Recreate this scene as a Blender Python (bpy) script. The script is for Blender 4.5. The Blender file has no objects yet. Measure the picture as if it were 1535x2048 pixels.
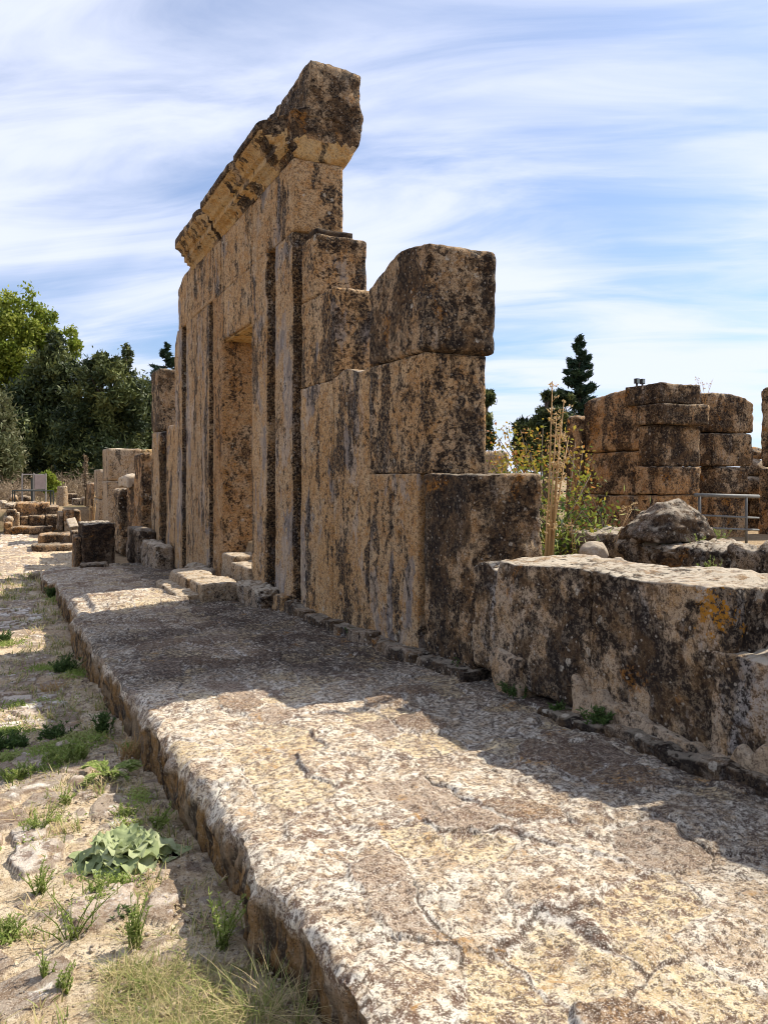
import bpy, math, random
import numpy as np
from mathutils import Vector, Matrix
R = math.radians
scene = bpy.context.scene
C = scene.collection
random.seed(7)

# ------------------------------------------------------------------ camera
EYE = 1.39; HEAD = 26.2; FPX = 1520.0
cam = bpy.data.objects.new('camera', bpy.data.cameras.new('camera'))
C.objects.link(cam); scene.camera = cam
cam.location = (0, 0, EYE); cam.rotation_euler = (R(90), 0, -R(HEAD))
cam.data.sensor_fit = 'VERTICAL'; cam.data.sensor_height = 36.0
cam.data.lens = 36.0*FPX/2048.0; cam.data.shift_y = -74.0/2048.0
cam.data.clip_start = 0.05; cam.data.clip_end = 3000
# ------------------------------------------------------------------ light
SUN = Vector((1.0, 0.10, 1.03)).normalized()
ELEV = math.asin(SUN.z); AZ = math.atan2(SUN.x, SUN.y)
sl = bpy.data.lights.new('sun', 'SUN'); sl.energy = 5.0; sl.angle = R(0.6); sl.color = (1.0, 0.93, 0.82)
so = bpy.data.objects.new('sun', sl); C.objects.link(so); so.location = (20, 2, 30)
so.rotation_euler = SUN.to_track_quat('Z', 'Y').to_euler()
w = bpy.data.worlds.new('World'); scene.world = w; w.use_nodes = True
nt = w.node_tree; nt.nodes.clear()
def wn(t, **k):
    n = nt.nodes.new(t)
    for a, b in k.items(): setattr(n, a, b)
    return n
wout = wn('ShaderNodeOutputWorld'); wbg = wn('ShaderNodeBackground')
sky = wn('ShaderNodeTexSky', sky_type='NISHITA'); sky.sun_disc = False
sky.sun_elevation = ELEV; sky.sun_rotation = AZ; sky.air_density = 1.0; sky.dust_density = 1.0; sky.ozone_density = 1.5
tc = wn('ShaderNodeTexCoord')
sep = wn('ShaderNodeSeparateXYZ'); nt.links.new(tc.outputs['Generated'], sep.inputs[0])
def wm(op, a, b=None, c=None, clamp=False):
    n = wn('ShaderNodeMath', operation=op); n.use_clamp = clamp
    for i, v in enumerate((a, b, c)):
        if v is None: continue
        if isinstance(v, (int, float)): n.inputs[i].default_value = v
        else: nt.links.new(v, n.inputs[i])
    return n.outputs[0]
# the cirrus layer is a flat sheet high above: direction projected on it
zz = wm('ADD', wm('MAXIMUM', sep.outputs[2], 0.0), 0.16)
cx = wm('DIVIDE', sep.outputs[0], zz); cy = wm('DIVIDE', sep.outputs[1], zz)
comb = wn('ShaderNodeCombineXYZ'); nt.links.new(cx, comb.inputs[0]); nt.links.new(cy, comb.inputs[1])
rot = wn('ShaderNodeMapping'); rot.inputs['Rotation'].default_value = (0, 0, R(36)); nt.links.new(comb.outputs[0], rot.inputs[0]); comb = rot
mp = wn('ShaderNodeMapping'); mp.inputs['Scale'].default_value = (0.5, 0.95, 1)
mp.inputs['Location'].default_value = (0.35, 2.1, 0)
nt.links.new(comb.outputs[0], mp.inputs[0])
n1 = wn('ShaderNodeTexNoise'); n1.inputs['Scale'].default_value = 1.1; n1.inputs['Detail'].default_value = 5; n1.inputs['Roughness'].default_value = 0.45; n1.inputs['Distortion'].default_value = 0.5
nt.links.new(mp.outputs[0], n1.inputs[0])
mp2 = wn('ShaderNodeMapping'); mp2.inputs['Rotation'].default_value = (0, 0, R(12)); mp2.inputs['Scale'].default_value = (0.75, 2.2, 1)
nt.links.new(comb.outputs[0], mp2.inputs[0])
n2 = wn('ShaderNodeTexNoise'); n2.inputs['Scale'].default_value = 1.6; n2.inputs['Detail'].default_value = 9; n2.inputs['Roughness'].default_value = 0.58; n2.inputs['Distortion'].default_value = 0.7
nt.links.new(mp2.outputs[0], n2.inputs[0])
dens = wm('ADD', wm('MULTIPLY', n1.outputs[0], 0.62), wm('MULTIPLY', n2.outputs[0], 0.38))
mr = wn('ShaderNodeMapRange', interpolation_type='SMOOTHSTEP'); nt.links.new(dens, mr.inputs[0])
mr.inputs['From Min'].default_value = 0.38; mr.inputs['From Max'].default_value = 0.58; mr.inputs['To Min'].default_value = 0.22; mr.inputs['To Max'].default_value = 0.93
skm = wn('ShaderNodeVectorMath', operation='MULTIPLY'); nt.links.new(sky.outputs[0], skm.inputs[0]); skm.inputs[1].default_value = (0.78, 1.03, 1.32)
mixc = wn('ShaderNodeMix', data_type='RGBA')
nt.links.new(mr.outputs[0], mixc.inputs[0]); nt.links.new(skm.outputs[0], mixc.inputs[6]); mixc.inputs[7].default_value = (8.0, 8.5, 10.2, 1)
nt.links.new(mixc.outputs[2], wbg.inputs[0]); wbg.inputs[1].default_value = 0.080
nt.links.new(wbg.outputs[0], wout.inputs[0])
scene.cycles.filter_width = 1.05
scene.view_settings.view_transform = 'Standard'; scene.view_settings.look = 'None'
scene.view_settings.exposure = 0.54; scene.view_settings.gamma = 1.0

# ------------------------------------------------------------------ noise
def _h(ix, iy, iz, s):
    n = (ix.astype(np.int64)*374761393 + iy.astype(np.int64)*668265263 + iz.astype(np.int64)*2147483647 + s*974634777) & 0xffffffff
    n = ((n ^ (n >> 13))*1274126177) & 0xffffffff
    n = ((n ^ (n >> 16))*2246822519) & 0xffffffff
    return ((n ^ (n >> 15)) & 0xffffff)/float(0xffffff)
def vn(P, s=0):
    P = np.asarray(P, float); i = np.floor(P); f = P-i; f = f*f*(3-2*f); i = i.astype(np.int64)
    r = 0
    for a in (0, 1):
        for b in (0, 1):
            for c in (0, 1):
                wgt = (f[:, 0] if a else 1-f[:, 0])*(f[:, 1] if b else 1-f[:, 1])*(f[:, 2] if c else 1-f[:, 2])
                r = r+wgt*_h(i[:, 0]+a, i[:, 1]+b, i[:, 2]+c, s)
    return r*2-1
def fbm(P, sc=1.0, octv=4, s=0, gain=0.5):
    P = np.asarray(P, float)*sc; r = 0; a = 1.0
    for k in range(octv):
        r = r+a*vn(P, s+k*17); P = P*2.03+11.3; a *= gain
    return r
def worley(x, y, s=0, jit=0.85):
    ix = np.floor(x).astype(np.int64); iy = np.floor(y).astype(np.int64)
    f1 = np.full(x.shape, 9.0); f2 = np.full(x.shape, 9.0); cid = np.zeros(x.shape); z = np.zeros_like(ix)
    for a in (-1, 0, 1):
        for b in (-1, 0, 1):
            px = ix+a+0.5+jit*(_h(ix+a, iy+b, z, s)-0.5); py = iy+b+0.5+jit*(_h(ix+a, iy+b, z+1, s)-0.5)
            d = np.hypot(px-x, py-y); c = _h(ix+a, iy+b, z+2, s)
            m = d < f1
            f2 = np.where(m, f1, np.minimum(f2, d)); cid = np.where(m, c, cid); f1 = np.where(m, d, f1)
    return f1, f2-f1, cid
def sstep(a, b, x):
    t = np.clip((x-a)/(b-a), 0, 1); return t*t*(3-2*t)

# ------------------------------------------------------------------ object helpers
def tag(o, label, cat, group=None, kind=None):
    o['label'] = label; o['category'] = cat
    if group: o['group'] = group
    if kind: o['kind'] = kind
    return o
def empty(name, loc, label, cat, group=None):
    o = bpy.data.objects.new(name, None); C.objects.link(o); o.location = loc; o.empty_display_size = 0.1
    return tag(o, label, cat, group)
def link_mesh(name, V, F, m, parent=None, smooth=True, attrs=None, fattrs=None):
    V = np.asarray(V, float)
    if parent is not None: V = V-np.array(parent.location)
    me = bpy.data.meshes.new(name)
    if isinstance(F, np.ndarray):
        n, k = F.shape
        me.vertices.add(len(V)); me.vertices.foreach_set('co', V.astype(np.float32).ravel())
        me.loops.add(n*k); me.loops.foreach_set('vertex_index', F.astype(np.int32).ravel())
        me.polygons.add(n); me.polygons.foreach_set('loop_start', np.arange(0, n*k, k, dtype=np.int32))
        me.update(calc_edges=True)
    else:
        me.from_pydata([tuple(v) for v in V], [], F); me.update()
    me.validate()
    if smooth: me.polygons.foreach_set('use_smooth', [True]*len(me.polygons))
    for nm, arr in (attrs or {}).items():
        a = me.attributes.new(nm, 'FLOAT', 'POINT'); a.data.foreach_set('value', np.asarray(arr, np.float32))
    for nm, arr in (fattrs or {}).items():
        a = me.attributes.new(nm, 'FLOAT', 'FACE'); a.data.foreach_set('value', np.asarray(arr, np.float32))
    me.materials.append(m)
    o = bpy.data.objects.new(name, me); C.objects.link(o)
    if parent is not None: o.parent = parent
    return o
def loc_origin(o, loc):
    "move a single-mesh thing's origin to its base"
    me = o.data; me.transform(Matrix.Translation(-Vector(loc))); o.location = loc
    return o

# ------------------------------------------------------------------ materials
def newmat(name):
    m = bpy.data.materials.new(name); m.use_nodes = True; m.node_tree.nodes.clear(); return m
class NB:
    def __init__(s, m): s.t = m.node_tree
    def n(s, t, **k):
        n = s.t.nodes.new(t)
        for a, b in k.items(): setattr(n, a, b)
        return n
    def l(s, a, b): s.t.links.new(a, b)
    def put(s, sock, v):
        if isinstance(v, (int, float)): sock.default_value = v
        elif isinstance(v, tuple): sock.default_value = v if len(v) == 4 or sock.type == 'VECTOR' else v+(1,)
        else: s.l(v, sock)
    def math(s, op, a, b=0.0, clamp=False):
        n = s.n('ShaderNodeMath', operation=op); n.use_clamp = clamp; s.put(n.inputs[0], a); s.put(n.inputs[1], b); return n.outputs[0]
    def noise(s, vec, scale, detail=4, rough=0.55, dist=0.0):
        n = s.n('ShaderNodeTexNoise'); s.l(vec, n.inputs['Vector']); n.inputs['Scale'].default_value = scale
        n.inputs['Detail'].default_value = detail; n.inputs['Roughness'].default_value = rough; n.inputs['Distortion'].default_value = dist
        return n.outputs[0]
    def vor(s, vec, scale, feat='F1', rnd=1.0):
        n = s.n('ShaderNodeTexVoronoi', feature=feat); s.l(vec, n.inputs['Vector']); n.inputs['Scale'].default_value = scale; n.inputs['Randomness'].default_value = rnd
        return n
    def mapr(s, v, a, b, c=0.0, d=1.0, smooth=True):
        n = s.n('ShaderNodeMapRange', interpolation_type='SMOOTHSTEP' if smooth else 'LINEAR'); s.put(n.inputs[0], v)
        for i, x in zip((1, 2, 3, 4), (a, b, c, d)): s.put(n.inputs[i], x)
        return n.outputs[0]
    def mix(s, f, a, b, mode='MIX'):
        n = s.n('ShaderNodeMix', data_type='RGBA', blend_type=mode); s.put(n.inputs[0], f); s.put(n.inputs[6], a); s.put(n.inputs[7], b); return n.outputs[2]
    def scale(s, vec, sc, off=(0, 0, 0)):
        n = s.n('ShaderNodeMapping'); s.l(vec, n.inputs[0]); n.inputs['Scale'].default_value = sc; n.inputs['Location'].default_value = off; return n.outputs[0]
    def attr(s, name):
        n = s.n('ShaderNodeAttribute', attribute_name=name); return n.outputs['Fac']
    def bump(s, h, strength, dist, prev=None):
        n = s.n('ShaderNodeBump'); s.put(n.inputs['Height'], h); n.inputs['Strength'].default_value = strength; n.inputs['Distance'].default_value = dist
        if prev is not None: s.l(prev, n.inputs['Normal'])
        return n.outputs[0]
    def out(s, col, rough=0.9, normal=None, spec=0.2, trans=None):
        p = s.n('ShaderNodeBsdfPrincipled'); s.put(p.inputs['Base Color'], col); s.put(p.inputs['Roughness'], rough); s.put(p.inputs['Specular IOR Level'], spec)
        if normal is not None: s.l(normal, p.inputs['Normal'])
        o = s.n('ShaderNodeOutputMaterial'); sh = p.outputs[0]
        if trans:
            t = s.n('ShaderNodeBsdfTranslucent'); s.put(t.inputs[0], trans[0]); mx = s.n('ShaderNodeMixShader'); mx.inputs[0].default_value = trans[1]
            s.l(sh, mx.inputs[1]); s.l(t.outputs[0], mx.inputs[2]); sh = mx.outputs[0]
        s.l(sh, o.inputs[0]); return p
CREAM = (0.62, 0.41, 0.21); TAN = (0.54, 0.32, 0.135); OCHRE = (0.40, 0.20, 0.065)
def stone(name, a=TAN, b=CREAM, patch=None, north=0.0, streak=0.5, crust=0.4, white=0.25, orange=0.2, pits=0.4, plaster=0.0, off=0.0, topw=0.35, micro=1.0):
    m = newmat(name); k = NB(m)
    geo = k.n('ShaderNodeNewGeometry'); P = k.scale(geo.outputs['Position'], (1, 1, 1), (off, off*1.7, off*.6))
    sp = k.n('ShaderNodeSeparateXYZ'); k.l(geo.outputs['Normal'], sp.inputs[0]); nz = sp.outputs[2]
    oi = k.n('ShaderNodeObjectInfo').outputs['Random']; orr = k.math('SUBTRACT', oi, 0.5)
    big = k.noise(P, 1.3, 6, 0.62, 0.4); mid = k.noise(P, 8, 8, 0.72, 0.2); fine = k.noise(P, 38, 6, 0.75); grit = k.noise(P, 130, 3, 0.7)
    base = k.mix(k.mapr(big, 0.38, 0.62), a, b)
    base = k.mix(k.mapr(oi, 0, 1, 0, .35, False), base, (0.40, 0.31, 0.21))
    base = k.mix(k.mapr(mid, 0.46, 0.60, 0, 0.75), base, tuple(x*y for x, y in zip(a, (.80, .66, .45))))
    base = k.mix(k.mapr(k.noise(P, 2.6, 6, .65), 0.52, 0.64, 0, 0.45), base, (0.50, 0.39, 0.26))
    base = k.mix(k.mapr(fine, 0.53, 0.40, 0.0, 0.80*micro), base, (0.075, 0.042, 0.024))
    base = k.mix(k.mapr(grit, 0.54, 0.66, 0, 0.60*micro), base, (0.66, 0.53, 0.38))
    base = k.mix(k.mapr(grit, 0.46, 0.34, 0, 0.55*micro), base, (0.06, 0.036, 0.022))
    vert = k.scale(P, (3.6, 3.6, 0.85)); vd = k.n('ShaderNodeVectorMath', operation='ADD')
    nw = k.n('ShaderNodeTexNoise'); k.l(P, nw.inputs['Vector']); nw.inputs['Scale'].default_value = 6; nw.inputs['Detail'].default_value = 5
    ns = k.n('ShaderNodeVectorMath', operation='SCALE'); k.l(nw.outputs['Color'], ns.inputs[0]); ns.inputs['Scale'].default_value = 0.8
    k.l(vert, vd.inputs[0]); k.l(ns.outputs[0], vd.inputs[1]); vert = vd.outputs[0]
    if plaster > 0:
        pn = k.noise(k.scale(P, (2.2, 2.2, 0.95), (3, 7, 1)), 1.0, 8, 0.64, 0.3)
        pm = k.mapr(pn, 0.635-0.12*plaster, 0.665-0.12*plaster, 0, 0.9)
        pc = k.mix(k.mapr(k.noise(vert, 1.3, 8, 0.66), 0.40, 0.58), (0.50, 0.38, 0.27), (0.20, 0.18, 0.17))
        base = k.mix(k.math('MULTIPLY', pm, k.mapr(fine, 0.38, 0.50, 0.45, 1.0)), base, pc)
    st = k.noise(vert, 1.05, 10, 0.66, 0.3)
    stm = k.math('MULTIPLY', k.mapr(st, 0.575-0.13*streak, 0.625-0.11*streak, 0, 0.95), k.mapr(fine, 0.58, 0.46, 0.55, 1.0))
    stm = k.math('MULTIPLY', stm, k.mapr(nz, 0.6, 0.9, 1.0, 0.2))
    base = k.mix(stm, base, (0.024, 0.019, 0.017))
    ash = k.noise(k.scale(P, (4, 4, 0.8), (9, 2, 4)), 1.5, 8, 0.66, 0.3)
    base = k.mix(k.math('MULTIPLY', k.mapr(ash, 0.60-0.06*white, 0.66, 0, 0.7*min(1, white*1.6)), k.mapr(fine, 0.43, 0.55)), base, (0.40, 0.38, 0.36))
    cr = k.math('ADD', k.math('MULTIPLY', k.noise(P, 1.5, 5, 0.6, 0.3), 0.5), k.math('MULTIPLY', k.noise(P, 6.0, 10, 0.74, 0.1), 0.5))
    cr = k.math('ADD', cr, k.math('MULTIPLY', orr, 0.045))
    if north: cr = k.math('ADD', cr, k.math('MULTIPLY', k.mapr(sp.outputs[1], -0.55, -0.9), north))
    crm = k.math('MULTIPLY', k.mapr(cr, 0.595-0.15*crust, 0.635-0.125*crust, 0, 0.96), k.mapr(fine, 0.58, 0.47, min(.8, .2+.55*max(crust, 0)), 1.0))
    base = k.mix(crm, base, k.mix(k.mapr(mid, .45, .58), (0.022, 0.016, 0.013), (0.085, 0.052, 0.028)))
    if orange > 0:
        om = k.math('MULTIPLY', k.mapr(k.noise(P, 2.3, 9, 0.68, 0.5), 0.66-0.15*orange, 0.71-0.13*orange, 0, 0.8), k.mapr(fine, 0.42, 0.55))
        base = k.mix(om, base, (0.31, 0.13, 0.022))
    if patch:
        dn = k.n('ShaderNodeVectorMath', operation='DISTANCE'); k.l(geo.outputs['Position'], dn.inputs[0]); dn.inputs[1].default_value = patch
        pd_ = k.math('ADD', dn.outputs['Value'], k.math('MULTIPLY', k.math('SUBTRACT', k.noise(P, 21, 8, .75), 0.5), 0.75))
        base = k.mix(k.math('MULTIPLY', k.mapr(pd_, 0.065, 0.045), k.mapr(fine, .40, .50, .4, 1.0)), base, (0.42, 0.19, 0.02))
    v = k.vor(P, 8.0); v2 = k.vor(P, 24.0)
    wob = k.math('ADD', v.outputs['Distance'], k.math('MULTIPLY', k.math('SUBTRACT', mid, 0.5), 0.7))
    spot = k.math('MULTIPLY', k.mapr(wob, 0.20, 0.15), k.mapr(k.noise(P, 2.0, 3), 0.60-0.16*white, 0.64-0.16*white))
    base = k.mix(k.math('MULTIPLY', spot, k.mapr(fine, .42, .55, .25, .9)), base, (0.50, 0.44, 0.35))
    spot2 = k.mapr(k.math('ADD', v2.outputs['Distance'], k.math('MULTIPLY', k.math('SUBTRACT', fine, 0.5), 0.9)), 0.17, 0.10, 0, 0.7*min(1, white*2))
    base = k.mix(spot2, base, (0.48, 0.42, 0.34))
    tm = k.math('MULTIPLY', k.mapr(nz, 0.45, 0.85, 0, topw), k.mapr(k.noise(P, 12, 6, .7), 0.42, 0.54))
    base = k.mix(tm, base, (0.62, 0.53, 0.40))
    # irregular pits
    pn2 = k.noise(k.scale(P, (1, 1, 1.25)), 17, 4, 0.6, 0.6)
    pm = k.math('MULTIPLY', k.mapr(pn2, 0.575, 0.61), k.mapr(k.noise(P, 3, 4), 0.60-0.16*pits, 0.64-0.16*pits))
    base = k.mix(k.math('MULTIPLY', pm, 0.8), base, (0.020, 0.012, 0.008))
    h = k.math('ADD', k.math('MULTIPLY', mid, 0.9), k.math('MULTIPLY', fine, 0.60))
    h = k.math('ADD', h, k.math('MULTIPLY', grit, 0.16))
    h = k.math('SUBTRACT', h, k.math('MULTIPLY', pm, 0.7))
    nrm = k.bump(h, 1.0, 0.034)
    k.out(base, 0.93, nrm, 0.15)
    return m
M = {}
M['front'] = stone('weathered_front_stone', streak=0.40, crust=0.15, white=0.25, orange=0.2, pits=0.3, plaster=0.75)
M['jambstone'] = stone('jamb_front_stone', streak=0.40, crust=0.12, white=0.3, orange=0.2, pits=0.3, plaster=0.8, off=.7, north=.16)
M['front2'] = stone('streaked_front_stone', streak=0.60, crust=0.30, white=0.3, orange=0.25, pits=0.4, plaster=0.5, off=3.1)
M['panel'] = stone('pale_pilaster_stone', streak=0.35, crust=0.2, white=0.8, orange=0.05, pits=0.2, plaster=1.0, off=6.3, north=.18)
M['gap'] = stone('crusted_shaded_stone', a=(0.07, 0.045, 0.03), b=(0.05, 0.035, 0.025), streak=1.3, crust=1.0, white=0.0, orange=0.0, pits=0.5, off=1.3)  # black crust, plus recess shade put into the dark base colour
M['crust'] = stone('crusted_pitted_stone', a=(0.42, 0.27, 0.14), b=(0.46, 0.32, 0.18), streak=0.6, crust=0.90, white=0.45, orange=0.4, pits=1.0, off=8.8)
M['pier'] = stone('pitted_pier_stone', streak=0.6, crust=0.42, north=.03, white=0.25, orange=0.15, pits=1.6, plaster=0.4, off=4.9)
M['cornice'] = stone('golden_cornice_stone', a=(0.62, 0.38, 0.13), b=(0.62, 0.43, 0.20), micro=.6, streak=0.1, crust=0.15, white=0.15, orange=0.6, pits=0.3, off=2.2)
M['reveal'] = stone('ochre_reveal_stone', a=(0.44, 0.23, 0.08), b=(0.48, 0.28, 0.12), streak=0.2, crust=0.45, white=0.15, orange=0.8, pits=1.0, off=5.5)
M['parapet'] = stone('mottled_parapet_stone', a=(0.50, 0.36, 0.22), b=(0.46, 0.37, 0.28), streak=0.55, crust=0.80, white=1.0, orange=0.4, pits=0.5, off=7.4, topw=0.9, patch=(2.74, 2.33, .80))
M['mortar'] = stone('pale_mortar_footing', a=(0.50, 0.36, 0.235), b=(0.56, 0.43, 0.30), streak=0.35, crust=0.05, white=0.2, orange=0.1, pits=0.3, off=1.9, micro=0.8)
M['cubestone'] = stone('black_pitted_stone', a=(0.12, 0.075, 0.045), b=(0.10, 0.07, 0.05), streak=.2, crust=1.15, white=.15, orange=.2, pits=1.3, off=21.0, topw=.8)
M['plinth'] = stone('dark_plinth_stone', a=(0.24, 0.17, 0.11), b=(0.30, 0.23, 0.17), streak=0.3, crust=1.1, white=0.9, orange=0.2, pits=0.6, off=9.9)
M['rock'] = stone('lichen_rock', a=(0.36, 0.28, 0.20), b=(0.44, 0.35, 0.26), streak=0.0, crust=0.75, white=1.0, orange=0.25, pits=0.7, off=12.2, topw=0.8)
M['darkrock'] = stone('dark_boulder_stone', a=(0.20, 0.15, 0.11), b=(0.28, 0.22, 0.17), streak=0.0, crust=0.95, white=0.9, orange=0.2, pits=0.7, off=23.0, topw=0.6)
M['ruin'] = stone('far_ruin_stone', a=(0.50, 0.27, 0.10), b=(0.50, 0.31, 0.15), streak=0.5, crust=0.80, white=0.3, orange=0.7, pits=0.7, off=14.0)
M['paleblock'] = stone('pale_cut_stone', a=(0.46, 0.33, 0.20), b=(0.50, 0.38, 0.25), streak=0.25, crust=0.1, white=0.3, orange=0.2, pits=0.3, off=16.0, topw=0.7)
M['whitestone'] = stone('white_round_stone', a=(0.55, 0.45, 0.34), b=(0.60, 0.50, 0.38), streak=0.0, crust=-0.3, white=0.2, orange=0.1, pits=0.1, off=18.0, topw=0.5, micro=0.35)

def pavement_mat():
    m = newmat('rough_pavement_stone'); k = NB(m)
    geo = k.n('ShaderNodeNewGeometry'); P = geo.outputs['Position']
    cell = k.attr('cell'); joint = k.attr('joint'); sh = k.attr('lichen'); side = k.attr('side')  # the lichen attribute carries dark lichen and painted wall shade
    mid = k.noise(P, 11, 8, 0.74, 0.2); fine = k.noise(P, 46, 7, 0.76, 0.15); grit = k.noise(P, 180, 3, 0.7); big = k.noise(P, 2.0, 7, 0.66, 0.5); m2 = k.noise(k.scale(P, (1, 1, 1), (5, 3, 1)), 21, 7, .74)
    base = k.mix(k.mapr(mid, 0.42, 0.58), (0.56, 0.42, 0.27), (0.82, 0.73, 0.58))
    inn = k.mapr(joint, 0.03, 0.07)
    br = k.math('MULTIPLY', k.mapr(cell, 0.83, 0.845), inn)
    base = k.mix(k.math('MULTIPLY', br, k.mapr(fine, .64, .46, .45, .95)), base, k.mix(k.mapr(m2, .45, .55), (0.40, 0.23, 0.10), (0.15, 0.09, 0.055)))
    ye = k.math('MULTIPLY', k.math('MULTIPLY', k.mapr(cell, 0.20, 0.18), inn), k.mapr(m2, .42, .54, .35, 1.0))
    base = k.mix(ye, base, k.mix(k.mapr(mid, .44, .56), (0.62, 0.46, 0.25), (0.74, 0.60, 0.38)))
    gy = k.math('MULTIPLY', k.math('MULTIPLY', k.mapr(cell, 0.44, 0.46), k.mapr(cell, 0.58, 0.56)), k.mapr(m2, .42, .54, .25, .95))
    base = k.mix(k.math('MULTIPLY', gy, inn), base, (0.36, 0.26, 0.18))
    jm = k.math('MULTIPLY', k.mapr(joint, 0.10, 0.03), k.mapr(k.noise(P, 3.1, 5, .6), .44, .54))
    base = k.mix(k.math('MULTIPLY', jm, k.mapr(fine, .42, .52, .2, .95)), base, (0.78, 0.71, 0.60))
    base = k.mix(k.math('MULTIPLY', k.mapr(joint, 0.040, 0.014), k.mapr(k.noise(P, 4.3, 5, .6), .40, .50, 0, .9)), base, (0.07, 0.045, 0.03))
    base = k.mix(k.mapr(fine, 0.505, 0.44, 0, 0.88), base, (0.12, 0.075, 0.05))
    base = k.mix(k.math('MULTIPLY', k.mapr(m2, 0.50, 0.45, 0, 1.0), k.mapr(big, 0.44, 0.56, .2, .9)), base, (0.17, 0.10, 0.065))
    base = k.mix(k.mapr(grit, 0.54, 0.64, 0, 0.8), base, (0.80, 0.73, 0.61))
    base = k.mix(k.mapr(grit, 0.45, 0.34, 0, 0.65), base, (0.08, 0.052, 0.036))
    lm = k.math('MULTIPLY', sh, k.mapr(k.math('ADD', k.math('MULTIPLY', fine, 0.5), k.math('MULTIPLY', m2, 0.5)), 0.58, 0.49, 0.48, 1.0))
    base = k.mix(lm, base, (0.040, 0.031, 0.027))  # dark lichen, with the shade by the wall painted in
    base = k.mix(k.math('MULTIPLY', k.mapr(k.noise(P, 4.5, 8, .68, .4), .60, .66, 0, .7), k.mapr(fine, .44, .54)), base, (0.42, 0.22, 0.06))
    stv = k.noise(k.scale(P, (9, 9, 1.6)), 1.6, 9, .7, .3)
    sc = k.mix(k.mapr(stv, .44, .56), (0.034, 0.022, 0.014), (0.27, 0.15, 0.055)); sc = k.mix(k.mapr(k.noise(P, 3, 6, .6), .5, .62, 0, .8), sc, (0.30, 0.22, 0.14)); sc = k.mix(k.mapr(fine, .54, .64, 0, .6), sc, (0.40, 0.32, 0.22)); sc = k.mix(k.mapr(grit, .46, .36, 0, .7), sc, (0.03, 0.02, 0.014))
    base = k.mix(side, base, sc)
    h = k.math('ADD', k.math('MULTIPLY', mid, 0.7), k.math('ADD', k.math('MULTIPLY', fine, 0.62), k.math('MULTIPLY', grit, 0.2)))
    k.out(base, 0.95, k.bump(h, 1.0, 0.017), 0.12)
    return m
def path_mat():
    m = newmat('sandy_paved_path'); k = NB(m)
    geo = k.n('ShaderNodeNewGeometry'); P = geo.outputs['Position']
    st = k.attr('stone'); cell = k.attr('cell')
    mid = k.noise(P, 12, 8, 0.72, 0.2); fine = k.noise(P, 60, 6, 0.72); grit = k.noise(P, 230, 3, 0.7); big = k.noise(P, 0.9, 6, 0.62)
    sand = k.mix(k.mapr(mid, 0.42, 0.58), (0.54, 0.41, 0.25), (0.72, 0.59, 0.41))
    sand = k.mix(k.mapr(fine, 0.49, 0.41, 0, 0.75), sand, (0.20, 0.13, 0.075))
    sand = k.mix(k.mapr(big, 0.50, 0.60, 0, 0.35), sand, (0.36, 0.22, 0.12))
    rk = k.mix(k.mapr(cell, 0.5, 0.98), (0.78, 0.71, 0.60), (0.54, 0.41, 0.29))
    rk = k.mix(k.mapr(mid, 0.51, 0.43, 0, 0.85), rk, (0.19, 0.12, 0.085))
    rk = k.mix(k.mapr(fine, 0.53, 0.60, 0, 0.7), rk, (0.72, 0.67, 0.60))
    rk = k.mix(k.mapr(k.noise(P, 6, 7, .66), .58, .64, 0, .65), rk, (0.44, 0.24, 0.08))
    base = k.mix(st, sand, rk)
    base = k.mix(k.mapr(st, 0.12, 0.5, 0.0, 1.0), base, k.mix(k.math('MULTIPLY', k.math('MULTIPLY', st, k.math('SUBTRACT', 1.0, st)), 2.6, True), base, (0.16, 0.10, 0.06)))
    base = k.mix(k.mapr(grit, 0.56, 0.68, 0, 0.75), base, (0.72, 0.62, 0.49))
    base = k.mix(k.mapr(grit, 0.44, 0.34, 0, 0.7), base, (0.13, 0.08, 0.05))
    h = k.math('ADD', k.math('MULTIPLY', mid, 0.6), k.math('ADD', k.math('MULTIPLY', fine, 0.5), k.math('MULTIPLY', grit, 0.28)))
    k.out(base, 0.95, k.bump(h, 1.0, 0.022), 0.1)
    return m
def ground_mat():
    m = newmat('dry_earth_ground'); k = NB(m)
    geo = k.n('ShaderNodeNewGeometry'); P = geo.outputs['Position']
    a = k.noise(P, 0.35, 6, 0.6); b = k.noise(P, 5, 6, 0.6); c = k.noise(P, 40, 4, 0.6)
    base = k.mix(k.mapr(b, .4, .6), (0.40, 0.29, 0.17), (0.30, 0.21, 0.12))
    base = k.mix(k.mapr(a, .5, .6, 0, .75), base, (0.16, 0.14, 0.06))
    base = k.mix(k.mapr(c, .5, .4, 0, .6), base, (0.14, 0.10, 0.06))
    k.out(base, 0.95, k.bump(c, 0.8, 0.03), 0.1)
    return m
def leaf_mat(name, cols, trans=0.3, rough=0.6):
    m = newmat(name); k = NB(m); r = k.attr('rnd')
    cr = k.n('ShaderNodeValToRGB'); k.l(r, cr.inputs[0]); e = cr.color_ramp.elements
    n = len(cols)
    while len(e) < n: e.new(0.5)
    for i, c in enumerate(cols): e[i].position = i/(n-1); e[i].color = c+(1,)
    k.out(cr.outputs[0], rough, None, 0.25, (cr.outputs[0], trans)); return m
def plain(name, col, rough=0.6, metal=0.0, var=0.3, sc=20):
    m = newmat(name); k = NB(m); geo = k.n('ShaderNodeNewGeometry'); n = k.noise(geo.outputs['Position'], sc, 5, .6)
    c = k.mix(k.mapr(n, .35, .65, 0, var), col, tuple(x*.45 for x in col))
    p = k.out(c, rough, k.bump(n, .3, .004), 0.4); p.inputs['Metallic'].default_value = metal; return m
M['pavement'] = pavement_mat(); M['path'] = path_mat(); M['ground'] = ground_mat()
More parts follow.
